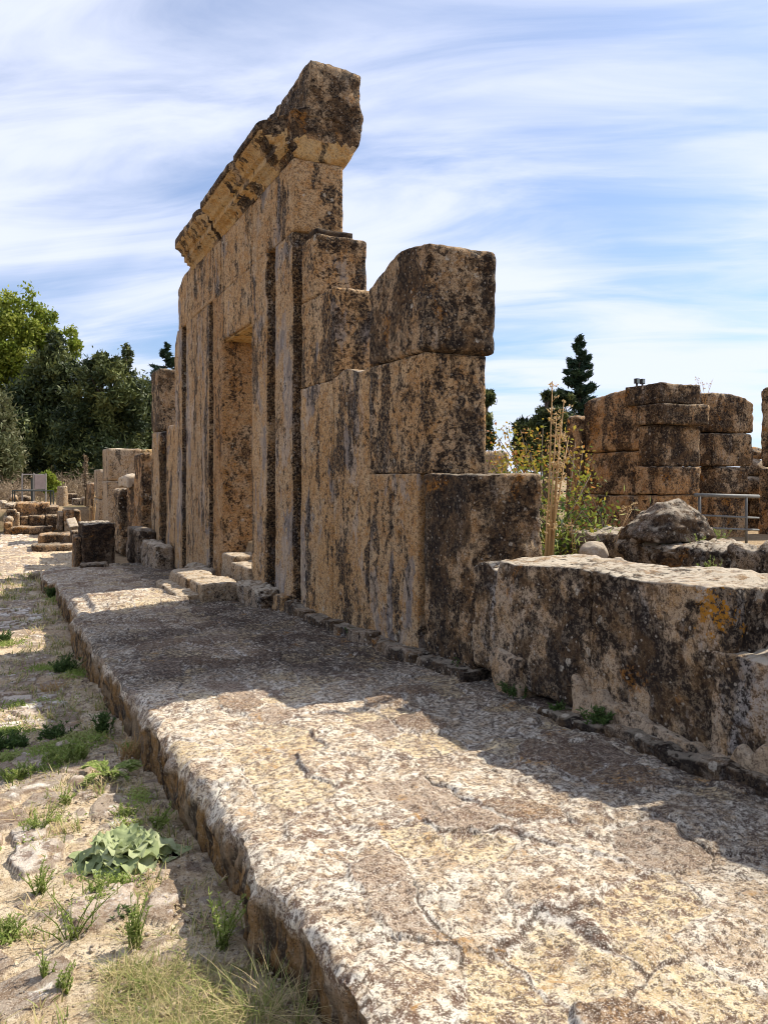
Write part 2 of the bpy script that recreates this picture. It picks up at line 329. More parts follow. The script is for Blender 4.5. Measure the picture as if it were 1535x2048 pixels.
M['conifer'] = leaf_mat('dark_conifer_foliage', [(0.012, 0.020, 0.008), (0.025, 0.040, 0.013), (0.07, 0.09, 0.028), (0.20, 0.22, 0.07)], 0.15)
M['spruce'] = leaf_mat('blue_green_conifer_foliage', [(0.012, 0.026, 0.014), (0.02, 0.045, 0.024), (0.035, 0.065, 0.032)], 0.12)
M['euc'] = leaf_mat('bright_green_foliage', [(0.07, 0.11, 0.015), (0.15, 0.20, 0.022), (0.24, 0.29, 0.04), (0.36, 0.38, 0.07)], 0.4)
M['olive'] = leaf_mat('olive_foliage', [(0.07, 0.085, 0.03), (0.12, 0.13, 0.055), (0.19, 0.18, 0.09)], 0.3)
M['autumn'] = leaf_mat('yellowing_leaves', [(0.05, 0.10, 0.025), (0.12, 0.17, 0.03), (0.24, 0.25, 0.035), (0.40, 0.30, 0.05), (0.38, 0.17, 0.05)], 0.45)
M['scrub'] = leaf_mat('dry_scrub', [(0.14, 0.10, 0.06), (0.26, 0.19, 0.12), (0.36, 0.28, 0.18)], 0.2)
M['weed'] = leaf_mat('weed_green', [(0.20, 0.26, 0.055), (0.27, 0.35, 0.08), (0.35, 0.42, 0.12), (0.48, 0.46, 0.20)], 0.45)
M['darkweed'] = leaf_mat('dark_weed_green', [(0.05, 0.085, 0.022), (0.075, 0.13, 0.032), (0.13, 0.19, 0.05)], 0.35)
M['straw'] = leaf_mat('straw', [(0.50, 0.32, 0.14), (0.52, 0.36, 0.17), (0.56, 0.44, 0.25)], 0.3)
M['grass'] = leaf_mat('dry_green_grass', [(0.13, 0.17, 0.04), (0.27, 0.30, 0.08), (0.50, 0.42, 0.20), (0.60, 0.46, 0.26)], 0.35)
M['sage'] = leaf_mat('sage_leaves', [(0.24, 0.29, 0.12), (0.36, 0.41, 0.20), (0.50, 0.52, 0.30)], 0.25, 0.85)
M['bark'] = plain('bark', (0.12, 0.085, 0.055), 0.9, 0, .7, 12)
M['steel'] = plain('galvanised_steel', (0.17, 0.17, 0.16), 0.7, 0.2, .5)
M['greysteel'] = plain('weathered_grey_frame', (0.34, 0.31, 0.27), 0.7, 0.1, .3)
M['darkiron'] = plain('dark_painted_iron', (0.04, 0.05, 0.045), 0.6, 0.2, .3)
M['board'] = plain('faded_board', (0.46, 0.36, 0.31), 0.7, 0, .25, 6)
M['black'] = plain('black_housing', (0.02, 0.02, 0.02), 0.5, 0, .2)
M['glass'] = plain('lamp_glass', (0.25, 0.28, 0.25), 0.15, 0.2, .1)

# ------------------------------------------------------------------ shape builders
def lines(a, b, res, extra=()):
    n = max(2, int(round((b-a)/res))); L = list(np.linspace(a, b, n+1))
    for e in extra:
        if a < e < b: L.append(e)
    L = sorted(L); out = [L[0]]
    for v in L[1:]:
        if v-out[-1] > 1e-3: out.append(v)
    return np.array(out)
def boxgrid(xs, ys, zs):
    "closed box surface with shared vertices"
    nx, ny, nz = len(xs), len(ys), len(zs)
    idx = -np.ones((nx, ny, nz), np.int64)
    m = np.zeros((nx, ny, nz), bool); m[0] = m[-1] = True; m[:, 0] = m[:, -1] = True; m[:, :, 0] = m[:, :, -1] = True
    idx[m] = np.arange(m.sum()); I = np.argwhere(m)
    V = np.stack([xs[I[:, 0]], ys[I[:, 1]], zs[I[:, 2]]], 1)
    F = []
    def face(g, flip):
        a, b, c, d = g[:-1, :-1].ravel(), g[1:, :-1].ravel(), g[1:, 1:].ravel(), g[:-1, 1:].ravel()
        q = np.stack([a, b, c, d], 1); F.append(q[:, ::-1] if flip else q)
    face(idx[:, :, -1], False); face(idx[:, :, 0], True)
    face(idx[-1], False); face(idx[0], True)
    face(idx[:, -1], True); face(idx[:, 0], False)
    return V, np.concatenate(F)
def rough_box(x0, x1, y0, y1, z0, z1, res=0.03, rr=0.03, amp=0.008, seed=0, chip=1.0, pit=0.0, warp=None, ex=(), ey=(), ez=()):
    V, F = boxgrid(lines(x0, x1, res, ex), lines(y0, y1, res, ey), lines(z0, z1, res, ez))
    c = np.array([(x0+x1)/2, (y0+y1)/2, (z0+z1)/2]); h = np.array([(x1-x0)/2, (y1-y0)/2, (z1-z0)/2])
    S = V+seed*3.7
    r = rr*(0.35+1.3*chip*np.clip(fbm(S, 2.6, 3, seed)*0.5+0.5, 0, 1)**2+0.7*chip*np.clip(fbm(S, 11, 2, seed+5), 0, 1))
    r = np.minimum(r, h.min()*0.9)[:, None]
    p = V-c; q = np.clip(p, -(h-r), (h-r)); d = p-q; L = np.linalg.norm(d, axis=1, keepdims=True); n = d/np.maximum(L, 1e-9)
    W = c+q+n*r
    dsp = amp*(fbm(S, 3.2, 5, seed+9, 0.55))+amp*0.5*fbm(S, 21, 2, seed+3)
    if pit > 0:
        g = vn(S*13, seed+2); dsp = dsp-pit*np.clip(g-0.45, 0, 1)*1.6*np.clip(vn(S*2.1, seed+8)+0.5, 0, 1)
    W = W+n*dsp[:, None]
    if warp is not None: W = warp(W)
    return W, F
def block(name, box, mat, parent=None, seed=0, **k):
    V, F = rough_box(*box, seed=seed, **k); return link_mesh(name, V, F, mat, parent)
def topwarp(z0, z1, f):
    "re-shape the top: f(y, x) gives the new top height"
    def w_(V):
        V = V.copy(); t = np.clip((V[:, 2]-z0)/(z1-z0), 0, 1.1); V[:, 2] = np.where(V[:, 2] > z0, z0+t*(f(V[:, 1], V[:, 0])-z0), V[:, 2]); return V
    return w_
def tube_geo(pts, rad, seg=6):
    pts = [Vector(p) for p in pts]; V = []; F = []
    if not hasattr(rad, '__len__'): rad = [rad]*len(pts)
    for i, p in enumerate(pts):
        d = (pts[min(i+1, len(pts)-1)]-pts[max(i-1, 0)]).normalized()
        u = d.cross(Vector((0, 0, 1)) if abs(d.z) < 0.9 else Vector((1, 0, 0))).normalized(); v = d.cross(u)
        for s in range(seg):
            a = 2*math.pi*s/seg; V.append(tuple(p+(u*math.cos(a)+v*math.sin(a))*rad[i]))
    for i in range(len(pts)-1):
        for s in range(seg):
            a = i*seg+s; b = i*seg+(s+1) % seg; F.append((a, b, b+seg, a+seg))
    F.append(tuple(range(seg))[::-1]); F.append(tuple(range((len(pts)-1)*seg, len(pts)*seg)))
    return V, F
def merge(gs):
    V = []; F = []
    for v, f in gs:
        o = len(V); V += [tuple(x) for x in v]; F += [tuple(i+o for i in q) for q in f]
    return V, F
def box_geo(x0, x1, y0, y1, z0, z1):
    V = [(x, y, z) for x in (x0, x1) for y in (y0, y1) for z in (z0, z1)]
    return V, [(0, 1, 3, 2), (4, 6, 7, 5), (0, 4, 5, 1), (2, 3, 7, 6), (0, 2, 6, 4), (1, 5, 7, 3)]
def rock_geo(c, s, seed=0, sub=4, amp=0.22, flat=True):
    import bmesh
    bm = bmesh.new(); bmesh.ops.create_icosphere(bm, subdivisions=sub, radius=1)
    V = np.array([v.co[:] for v in bm.verts]); F = np.array([[v.index for v in f.verts] for f in bm.faces]); bm.free()
    S = V+seed*5.1
    r = 1+amp*fbm(S, 1.3, 4, seed)+amp*0.25*fbm(S, 5, 3, seed+4)
    # planar facets
    rng = np.random.RandomState(seed)
    for _ in range(7):
        n = rng.normal(size=3); n /= np.linalg.norm(n); d = V@n; lim = rng.uniform(0.72, 0.95); r = np.where(d*r > lim, lim/np.maximum(d, .2), r)
    W = V*r[:, None]*np.array(s)
    if flat: W[:, 2] = np.maximum(W[:, 2], -s[2]*0.45)
    return W+np.array(c), F

# ------------------------------------------------------------------ levels
def zpav(y): return -0.04*(np.clip(y, 0, 16)-5)
def zpath(y): return -.17-.062*(np.minimum(y, 9)-3)-(.02*(np.clip(y, 9, 16)-9))
KX = np.array([(-2, .80), (1.0, .76), (1.67, .735), (2.0, .748), (2.2, .742), (2.35, .725), (2.6, .735), (3.12, .74), (3.6, .715), (4.0, .70), (4.4, .705), (4.87, .69), (5.67, .675), (6.9, .66), (8.7, .62), (8.95, .61), (9.1, .69), (10.6, .70), (12.3, .645), (13.6, .69), (14.2, .52), (15.6, .54), (16.5, .75)])
def kerbx(y): return np.interp(y, KX[:, 0], KX[:, 1])+0.014*vn(np.stack([y*7, y*0, y*0], 1), 3)+0.006*vn(np.stack([y*30, y*0, y*0], 1), 4)
def growth(a, b, k0, k1):
    L = [a]
    while L[-1] < b: L.append(L[-1]+max(k0, k1*abs(L[-1])))
    L[-1] = b; return np.array(L)
def sheet(X, Y, Z):
    ny, nx = X.shape; V = np.stack([X.ravel(), Y.ravel(), Z.ravel()], 1); g = np.arange(ny*nx).reshape(ny, nx)
    F = np.stack([g[:-1, :-1].ravel(), g[:-1, 1:].ravel(), g[1:, 1:].ravel(), g[1:, :-1].ravel()], 1); return V, F

# pavement: a raised walk of big irregular flags, with its broken kerb face
ys = growth(-1.0, 16.4, 0.008, 0.0052); nx = 300
s_in = np.concatenate([np.linspace(0, 0.10, 22), np.linspace(0.10, 1, nx)[1:]])
Yg = np.repeat(ys[:, None], len(s_in), 1); kx = kerbx(ys)[:, None]; Xg = kx+(2.95-kx)*s_in[None, :]
x = Xg.ravel(); y = Yg.ravel(); P3 = np.stack([x, y, x*0], 1)
wx = x+0.055*fbm(P3, 2.6, 3, 41)+.010*fbm(P3, 17, 3, 43); wy = y+0.055*fbm(P3, 2.6, 3, 47)+.010*fbm(P3, 17, 3, 49)
f1, e, cid = worley(wx*4.3+3, wy*3.5, 12)
e2 = worley(wx*5+1, wy*4.4, 21)[1]
relief = (cid-0.5)*0.020*sstep(0.01, 0.05, e)+0.009*sstep(0.0, 0.045, e)*(.3+.7*(fbm(P3, 1.7, 2, 44) > -.2))+0.007*fbm(P3, 5, 5, 61, .6)+0.0045*fbm(P3, 26, 3, 66)
relief += 0.006*np.where(cid > 0.5, 1, 0.2)*sstep(0, .09, e2)
tq = fbm(P3*np.array([1, 1.5, 1]), 2.6, 5, 75, .55)*3.2; fr_ = tq-np.floor(tq); relief += 0.0065*(np.floor(tq)+sstep(.86, 1.0, fr_))*.8
rid = fbm(np.stack([x*3, y*9, x*0], 1), 1, 5, 71, .6); relief += 0.008*np.clip(rid-.25, 0, 1)-0.006*np.clip(-rid-.3, 0, 1)
relief += 0.055*sstep(9.30, 9.36, y)*(1-sstep(10.6, 11.2, y))*sstep(.84, .90, x)*(1-sstep(1.95, 2.0, x))
d = x-np.repeat(kx, len(s_in), 1).ravel()
relief += 0.014*np.clip(1-d/.3, 0, 1)*fbm(np.stack([x*3, y*3, y*0], 1), 1, 4, 99)
relief -= 0.030*np.clip(1-d/0.05, 0, 1)**2*(1+0.6*vn(np.stack([x*0, y*9, x*0], 1), 8)); relief -= 0.03*sstep(.3, .8, vn(P3*3.3, 14))*np.clip(1-d/0.14, 0, 1)
z = zpav(y)+relief
lich_shade = 0.97*sstep(1.65, 2.25, x)*(.5+.5*sstep(-.35, .2, fbm(P3, 1.3, 4, 81)))+0.72*sstep(4.4, 5.6, y)*(1-sstep(8.4, 9.4, y)*.75)*(0.55+0.45*sstep(-.4, .3, fbm(P3, 1.1, 4, 82)))  # dark lichen that also paints the shade of wall and pier deeper
lich_shade = np.minimum(lich_shade, .82)
V, F = sheet(Xg, Yg, z.reshape(Xg.shape))
# kerb face
zs_n = 26; yk = ys; kk = kerbx(yk); edge_z = z.reshape(Xg.shape)[:, 0]
T = np.linspace(0, 1, zs_n)[None, :]; ZB = (zpath(yk)-0.06)[:, None]; Zk = edge_z[:, None]+(ZB-edge_z[:, None])*T
Yk = np.repeat(yk[:, None], zs_n, 1); Pk = np.stack([Yk.ravel()*0, Yk.ravel(), Zk.ravel()*0.6], 1)
blk = worley(Yk.ravel()*2.2, Zk.ravel()*2.0+8, 31)
bul = (0.030*fbm(Pk, 4, 5, 91, .6)+0.012*fbm(Pk, 22, 3, 92)+0.02*np.clip(fbm(Pk*np.array([1, 1, 2.2]), 9, 3, 95), 0, 1))*np.minimum(T*7, 1).repeat(len(yk), 0).ravel()
Xk = kk[:, None]-bul.reshape(Yk.shape)+0.02*T
Vk, Fk = sheet(Xk, Yk, Zk)
nV = len(V); V = np.concatenate([V, Vk]); F = np.concatenate([F, (Fk+nV)[:, ::-1]])
pav = link_mesh('pavement', V, F, M['pavement'], attrs={'cell': np.concatenate([cid, blk[2]*.6+.35]), 'joint': np.concatenate([e, np.full(len(Vk), .5)]), 'lichen': np.concatenate([lich_shade, 0.2+0.2*vn(Vk*3, 5)]), 'side': np.concatenate([x*0, (sstep(.05, .22, T+0*Yk)*.95).ravel()])})
pav['kind'] = 'structure'

# path: sandy mortar with flat stones set in it
ys = growth(0.2, 30.0, 0.008, 0.0065); xs = np.concatenate([-growth(0.15, 7.0, 0.012, 0.02)[::-1]+0.0, np.linspace(-0.15, 1.1, 150)[1:]])
Xg, Yg = np.meshgrid(xs, ys); Xg = Xg+np.clip(Yg-16, 0, 20)*0.12*(Xg > -2)*sstep(-2, 1.1, Xg)
x = Xg.ravel(); y = Yg.ravel(); P3 = np.stack([x, y, x*0], 1)
wx = x+0.07*fbm(P3, 3, 3, 141); wy = y+0.07*fbm(P3, 3, 3, 147)
f1, e, cid = worley(wx*4.4, wy*3.7, 111)
isst = (cid > 0.30)*sstep(0.06+0.10*(cid), 0.11+.10*cid, e+0.06*vn(P3*20, 7)+.03*vn(P3*45, 9))
big2 = sstep(.15, .5, fbm(P3, 0.9, 3, 150)+.25)
isst = isst*(0.65+0.35*big2)*sstep(.20, .34, np.hypot(x-.42, y-3.3))
f1b, eb, cb = worley(wx*13, wy*12, 113); smal = (cb > 0.80)*sstep(0.16, .30, eb)
relief = 0.022*isst*(0.5+cid)+0.009*smal*(1-isst)+0.010*fbm(P3, 4, 5, 161, .55)+0.004*fbm(P3, 30, 3, 166)
relief += -0.03*np.exp(-np.clip(kerbx(y)-x, 0, 9)/0.10); isst = isst*sstep(.1, .3, kerbx(y)-x)
z = zpath(y)+relief
V, F = sheet(Xg, Yg, z.reshape(Xg.shape))
pth = link_mesh('path', V, F, M['path'], attrs={'stone': np.clip(isst+smal*.6, 0, 1), 'cell': cid}); pth['kind'] = 'structure'

# ground: one sheet out to the horizon
def zground(x, y):
    p = zpath(y)-0.07
    ter = 0.15+0*x                                     # raised terrace beyond the low walls
    inn = 0.42+0*x                                     # level inside the ruin
    g = p+(ter-p)*sstep(30.2, 30.9, y)
    g = np.where(x > 2.9, p+(inn-p)*sstep(2.95, 3.15, x), g)
    far = sstep(16, 30, y); g = np.where(x > 2.9, g*(1-far)+(p*(1-sstep(30.2, 30.9, y))+ter*sstep(30.2, 30.9, y))*far, g)
    return g+0.35*sstep(-3, -14, x)*0
gx = np.unique(np.concatenate([np.linspace(-1200, -40, 14), np.linspace(-40, -4, 25), np.linspace(-4, 2.9, 24), np.linspace(2.9, 3.2, 7), np.linspace(3.3, 20, 50), np.linspace(20, 60, 25), np.linspace(60, 1500, 14)]))
gy = np.unique(np.concatenate([np.linspace(-300, -4, 10), np.linspace(-4, 30, 90), np.linspace(30, 31.2, 9), np.linspace(31.5, 80, 60), np.linspace(80, 2500, 20)]))
Xg, Yg = np.meshgrid(gx, gy); x = Xg.ravel(); y = Yg.ravel(); P3 = np.stack([x, y, 0*x], 1)
z = zground(x, y)+0.03*fbm(P3, .8, 3, 5)*((x > 3.2) | (y > 31) | (x < -4))
V, F = sheet(Xg, Yg, z.reshape(Xg.shape)); gr = link_mesh('ground', V, F, M['ground']); gr['kind'] = 'structure'

# ------------------------------------------------------------------ the facade with the doorway
XF, XB = 2.78, 3.36
fac = empty('ruined_facade', (3.07, 11.0, -0.2), 'tall ruined stone facade with a doorway, vertical grooves and a projecting cornice', 'facade')
def FB(name, y0, y1, z0, z1, mat, seed, x0=XF, x1=XB, **k):
    k.setdefault('res', 0.035); k.setdefault('rr', 0.012); k.setdefault('amp', 0.009)
    return block(name, (x0, x1, y0, y1, z0, z1), M[mat], fac, seed, **k)
FB('pilaster', 7.915, 8.527, -.3, 4.055, 'panel', 1)
FB('groove', 7.60, 7.93, -.3, 4.03, 'gap', 2, x0=2.93)
FB('groove', 8.51, 8.83, -.3, 4.05, 'gap', 3, x0=2.93)
FB('jamb', 8.815, 9.445, -.3, 4.06, 'jambstone', 4, x0=XF-.01)
FB('jamb', 10.91, 11.514, -.3, 4.06, 'reveal', 5, x0=XF-.01, pit=0.03)
FB('groove', 11.50, 11.82, -.3, 4.05, 'gap', 6, x0=2.92)
FB('lintel', 9.43, 10.925, 3.35, 4.06, 'front', 7, x0=XF-.005)
FB('soffit_glow', 9.46, 10.90, 3.325, 3.352, 'cornice', 17, x0=XF+.03, x1=XB-.03, amp=.004, rr=.005)  # thin golden slab: bounced light under the lintel put into its colour
FB('wall_panel', 11.80, 13.53, -.3, 4.05, 'jambstone', 8)
FB('groove', 13.51, 13.89, -.3, 4.02, 'gap', 9, x0=2.92)
FB('pilaster', 13.87, 14.54, -.35, 4.03, 'panel', 10, warp=topwarp(3.0, 4.03, lambda y, x: 4.05-1.0*np.clip(y-14.30, 0, 1)))
FB('door_sill', 9.42, 10.30, -.3, 0.20, 'paleblock', 11, x0=2.72, amp=.016, rr=.035)
FB('door_sill', 10.28, 10.95, -.3, 0.27, 'paleblock', 12, x0=2.76, amp=.016, rr=.035)
FB('frieze_block', 7.87, 9.48, 4.06, 4.86, 'front', 13, pit=0.02, rr=.02)
FB('frieze_block', 9.49, 11.03, 4.06, 4.87, 'front', 14)
FB('frieze_block', 11.13, 13.02, 4.06, 5.02, 'front2', 15)
FB('frieze_block', 13.03, 14.20, 4.04, 4.95, 'front2', 16, warp=topwarp(4.06, 4.95, lambda y, x: 4.99-0.10*np.clip(y-13.1, 0, 9)-0.30*np.clip(y-13.85, 0, 9)))
# cornice: a moulding profile swept along the wall, broken where the stone has gone
def cornice(y0, y1, seed, ztop, nose_break, parent=fac):
    prof = [(3.36, 4.86), (3.42, 4.90), (3.55, 5.12), (3.60, 5.30), (3.585, 5.70), (3.56, ztop), (3.25, ztop+.01), (2.97, ztop-.01), (2.93, 5.45), (2.70, 5.38), (2.52, 5.35), (2.45, 5.32), (2.45, 5.245),
            (2.495, 5.24), (2.50, 5.20), (2.55, 5.18), (2.60, 5.13), (2.605, 5.09), (2.65, 5.085), (2.655, 4.99), (2.695, 4.985), (2.70, 4.945), (2.735, 4.94), (2.765, 4.90), (2.78, 4.86)]
    pts = []
    for i in range(len(prof)):
        a = np.array(prof[i]); b = np.array(prof[(i+1) % len(prof)]); n = max(1, int(np.linalg.norm(b-a)/0.03))
        for t in range(n): pts.append(a+(b-a)*t/n)
    pts = np.array(pts); n = len(pts); ys_ = lines(y0, y1, 0.03); V = []
    for yy in ys_: V.append(np.stack([pts[:, 0], np.full(n, yy), pts[:, 1]], 1))
    V = np.concatenate(V)
    # end caps: rings shrinking to the centre
    F = []
    for i in range(len(ys_)-1):
        a = np.arange(n)+i*n; b = np.roll(np.arange(n), -1)+i*n; F.append(np.stack([a, a+n, b+n, b], 1))
    c = np.array([3.1, 5.35])
    for sgn, base, yy in ((-1, 0, y0), (1, (len(ys_)-1)*n, y1)):
        prev = np.arange(n)+base
        for t in (.85, .7, .55, .4, .25, .1, .01):
            ring = c+(pts-c)*t; o = len(V); V = np.concatenate([V, np.stack([ring[:, 0], np.full(n, yy+sgn*0.01*(1-t)), ring[:, 1]], 1)]); cur = np.arange(n)+o
            q = np.stack([prev, np.roll(prev, -1), np.roll(cur, -1), cur], 1); F.append(q if sgn < 0 else q[:, ::-1]); prev = cur
    F = np.concatenate(F)
    S = V+seed
    # breakage of the nose, where noise says and near the end
    br = np.clip(nose_break(V[:, 1])+0.02*fbm(S*np.array([0, 1, 0]), 5, 4, seed), 0, 1)
    lim = 2.47+br*0.5; z_ = V[:, 2]; up = sstep(4.92, 5.1, z_)
    V[:, 0] = np.where((V[:, 0] < lim) & (V[:, 0] < 3.0), V[:, 0]+(lim-V[:, 0])*up*0.92, V[:, 0])
    am = 0.004+0.018*(z_ > 5.34)+0.010*((V[:, 1] < y0+.02) | (V[:, 0] > 3.0))
    V += np.stack([fbm(S, 7, 4, seed)*am, fbm(S, 7, 3, seed+1)*am*.9, fbm(S, 7, 4, seed+2)*am+0.028*(z_ > 5.7)*vn(S*np.array([3, 3, 0]), seed+6)], 1)
    o = link_mesh('cornice', V, F, M['crust'], parent); o.data.materials.append(M['cornice'])
    ctr = V[F].mean(1); bare = (ctr[:, 2] < 5.235) & (ctr[:, 0] < 2.95-.2*(ctr[:, 1] < y0+.35)) & (ctr[:, 1] > y0+.02) & (fbm(ctr*np.array([1, 1, 1.5]), 3.0, 4, seed+4) < 0.30)
    bare |= (ctr[:, 2] < 5.1) & (ctr[:, 0] > 2.8) & (ctr[:, 1] < y0+.5) & (ctr[:, 0] < 3.5)
    o.data.polygons.foreach_set('material_index', bare.astype(np.int32)); return o
cornice(7.865, 11.03, 21, 5.95, lambda y: np.clip(0.62*(1-sstep(8.0, 8.28, y)), 0, 1)+0.10*(np.abs(y-9.35) < .12))
cornice(11.12, 13.05, 27, 5.92, lambda y: 0.22*(1-sstep(11.12, 11.4, y))+0.05)

# ------------------------------------------------------------------ stepped wall and pier
wal = empty('stepped_wall', (3.07, 6.3, 0), 'streaked stone wall stepping down between the tall facade and the block pier', 'wall')
def WB(name, y0, y1, z0, z1, mat, seed, x0=XF, x1=XB, par=wal, **k):
    k.setdefault('res', 0.025); k.setdefault('rr', 0.010); k.setdefault('amp', 0.008)
    return block(name, (x0, x1, y0, y1, z0, z1), M[mat], par, seed, **k)
WB('wall_block', 5.93, 6.758, -.25, 2.47, 'front2', 32, x0=2.785, warp=topwarp(1.4, 2.47, lambda y, x: 2.34+0.03*np.sin(y*9)))
WB('wall_block', 6.762, 7.655, -.25, 2.30, 'front', 33)
WB('wall_block', 6.74, 7.65, 2.305, 3.20, 'pier', 34, rr=.03, pit=.02)
WB('wall_block', 7.23, 7.65, 3.205, 3.85, 'pier', 35, rr=.035, pit=.02)
pier = empty('block_pier', (3.07, 5.4, 0), 'broad pier of big weathered blocks with an overhanging dark top block', 'pier')
WB('wall_block', 5.06, 5.927, -.2, 1.398, 'front', 36, par=pier, rr=.004)
WB('wall_block', 4.95, 5.927, 1.40, 2.312, 'pier', 37, x1=3.32, par=pier, pit=.035, rr=.012)
WB('recess', 4.90, 5.08, -.2, 1.395, 'gap', 39, x0=2.87, par=pier)
WB('top_block', 4.89, 5.925, 2.315, 3.12, 'crust', 38, x0=2.765, x1=3.38, par=pier, rr=.05, pit=.02, warp=topwarp(2.5, 3.12, lambda y, x: 3.13+.03*np.sin(y*5)-0.26*np.clip(y-5.5, 0, 1)-.05*np.clip(y-5.8, 0, 1)))

# low block beside the pier, level with the eye
low = empty('low_block', (3.07, 4.65, 0), 'squat dark pitted block standing against the pier, flat on top', 'stone block')
block('block', (2.785, 3.36, 4.30, 4.985, -.15, 1.397), M['crust'], low, 41, res=.018, rr=.03, amp=.012, pit=.035)

# parapet
par_ = empty('parapet', (3.05, 3.2, 0), 'long low parapet of mottled grey stones with an orange lichen patch', 'parapet')
ptop = lambda y0: (lambda y, x: 0.905-0.028*(y-2.2)+0.012*np.sin(y*6+x*5))
def PB(name, y0, y1, z1, seed, x0=2.75, x1=3.36, z0=.12, mat='parapet', **k):
    k.setdefault('res', 0.016); k.setdefault('rr', .022); k.setdefault('amp', .012)
    return block(name, (x0, x1, y0, y1, z0, z1), M[mat], par_, seed, **k)
PB('stone', 3.98, 4.30, .80, 51, x0=2.775, rr=.03, warp=topwarp(.5, .80, lambda y, x: .80+.02*np.sin(y*20)))
PB('stone', 3.13, 3.97, .87, 52, warp=topwarp(.5, .87, ptop(0)))
PB('stone', 2.24, 3.12, .90, 53, warp=topwarp(.5, .90, ptop(0)))
PB('step_stone', 0.9, 2.36, .63, 54, x0=2.74, rr=.04, warp=lambda V: np.where((np.arange(3) == 0)[None, :], V+0.0*V, V))
def footwarp(V):
    V = V.copy(); up = V[:, 2] > 0.0; yy = V[:, 1]; n = fbm(np.stack([yy*3, yy*0, yy*0], 1), 1, 4, 6)
    V[:, 2] = np.where(V[:, 2] > .08, V[:, 2]+0.055*n+.035*vn(np.stack([yy*17, yy*0, yy*0], 1), 9)-.03, V[:, 2]); return V
PB('unseen_block', 0.4, 2.26, 1.50, 58, x0=3.40, x1=3.95, res=.04, rr=.05)  # unseen tall block, added out of view to cast shade on the pavement
PB('footing', 0.9, 3.22, .28, 55, x0=2.700, x1=3.3, z0=-.1, mat='mortar', rr=.02, amp=.012, warp=footwarp)
PB('footing', 3.70, 3.99, .30, 56, x0=2.71, x1=3.3, z0=-.1, mat='mortar', rr=.06, amp=.02)
PB('core_stone', 3.2, 4.3, .2, 57, x0=2.86, x1=3.3, z0=-.2, mat='plinth', res=.03)
# plinth strip along the foot
def plinthwarp(V):
    V = V.copy(); yy = V[:, 1]; s = zpav(yy); V[:, 2] += s; n = fbm(np.stack([yy*4, yy*0, V[:, 2]*2], 1), 1, 4, 16); V[:, 0] += 0.035*n*(V[:, 0] < 2.76); V[:, 2] += 0.02*n*(V[:, 2] > s+.02); return V
pl = empty('plinth', (2.75, 4, 0), 'low rough dark ledge of stones running along the foot of the wall', 'ledge')
for i, (a, b, xx, h) in enumerate([(0.6, 1.9, 2.63, .075), (1.91, 2.9, 2.63, .07), (2.91, 3.4, 2.64, .06), (4.25, 4.9, 2.66, .06), (4.91, 5.7, 2.65, .075), (5.71, 6.5, 2.65, .085), (6.51, 7.2, 2.64, .10), (7.21, 7.9, 2.66, .12)]):
    block('ledge_stone', (xx, 2.9, a, b, -.08, h), M['plinth'], pl, 60+i, res=.02, rr=.03, amp=.014, warp=plinthwarp)
def single(name, box, mat, seed, label, cat, group=None, **k):
    o = block(name, box, M[mat], None, seed, **k); loc_origin(o, ((box[0]+box[1])/2, (box[2]+box[3])/2, box[4])); return tag(o, label, cat, group)
single('foundation_stone', (2.50, 2.80, 8.30, 9.25, -.3, .10), 'rock', 70, 'rounded grey lichen stone at the foot of the right door jamb', 'stone', 'loose stones at the foot of the facade', res=.025, rr=.10, amp=.03)
single('foundation_stone', (2.66, 2.80, 7.92, 8.28, -.3, .06), 'front2', 71, 'small ochre stone beneath the pale pilaster nearest the camera', 'stone', 'loose stones at the foot of the facade', res=.025, rr=.04, amp=.02)
single('foundation_stone', (2.50, 2.80, 11.3, 12.5, -.4, -.03), 'rock', 72, 'dark earthy stone left of the doorway under green weeds', 'stone', 'loose stones at the foot of the facade', res=.04, rr=.12, amp=.03)
single('foundation_stone', (2.45, 2.80, 14.6, 16.4, -.6, .06), 'rock', 73, 'long grey-topped stone at the foot of the narrow pier beyond the facade', 'stone', 'loose stones at the foot of the facade', res=.05, rr=.12, amp=.03)
single('foundation_stone', (2.40, 2.80, 16.5, 18.4, -.6, .22), 'plinth', 74, 'dark weedy stone just right of the big dark cube block', 'stone', 'loose stones at the foot of the facade', res=.06, rr=.12, amp=.04)
# steps in front of the door
single('step_stone', (1.86, 2.16, 9.50, 11.15, -.32, -.10), 'paleblock', 75, 'long low step stone lying furthest out from the doorway', 'step', 'step stones before the doorway', res=.02, rr=.05, amp=.018)
single('step_stone', (2.10, 2.60, 9.36, 9.98, -.32, .04), 'paleblock', 76, 'taller step stone with a dark near end before the doorway', 'step', 'step stones before the doorway', res=.02, rr=.05, amp=.018)
single('step_stone', (2.06, 2.50, 10.02, 11.2, -.35, 0.04), 'paleblock', 77, 'step stone behind the taller one, left of the sill', 'step', 'step stones before the doorway', res=.02, rr=.05, amp=.018)

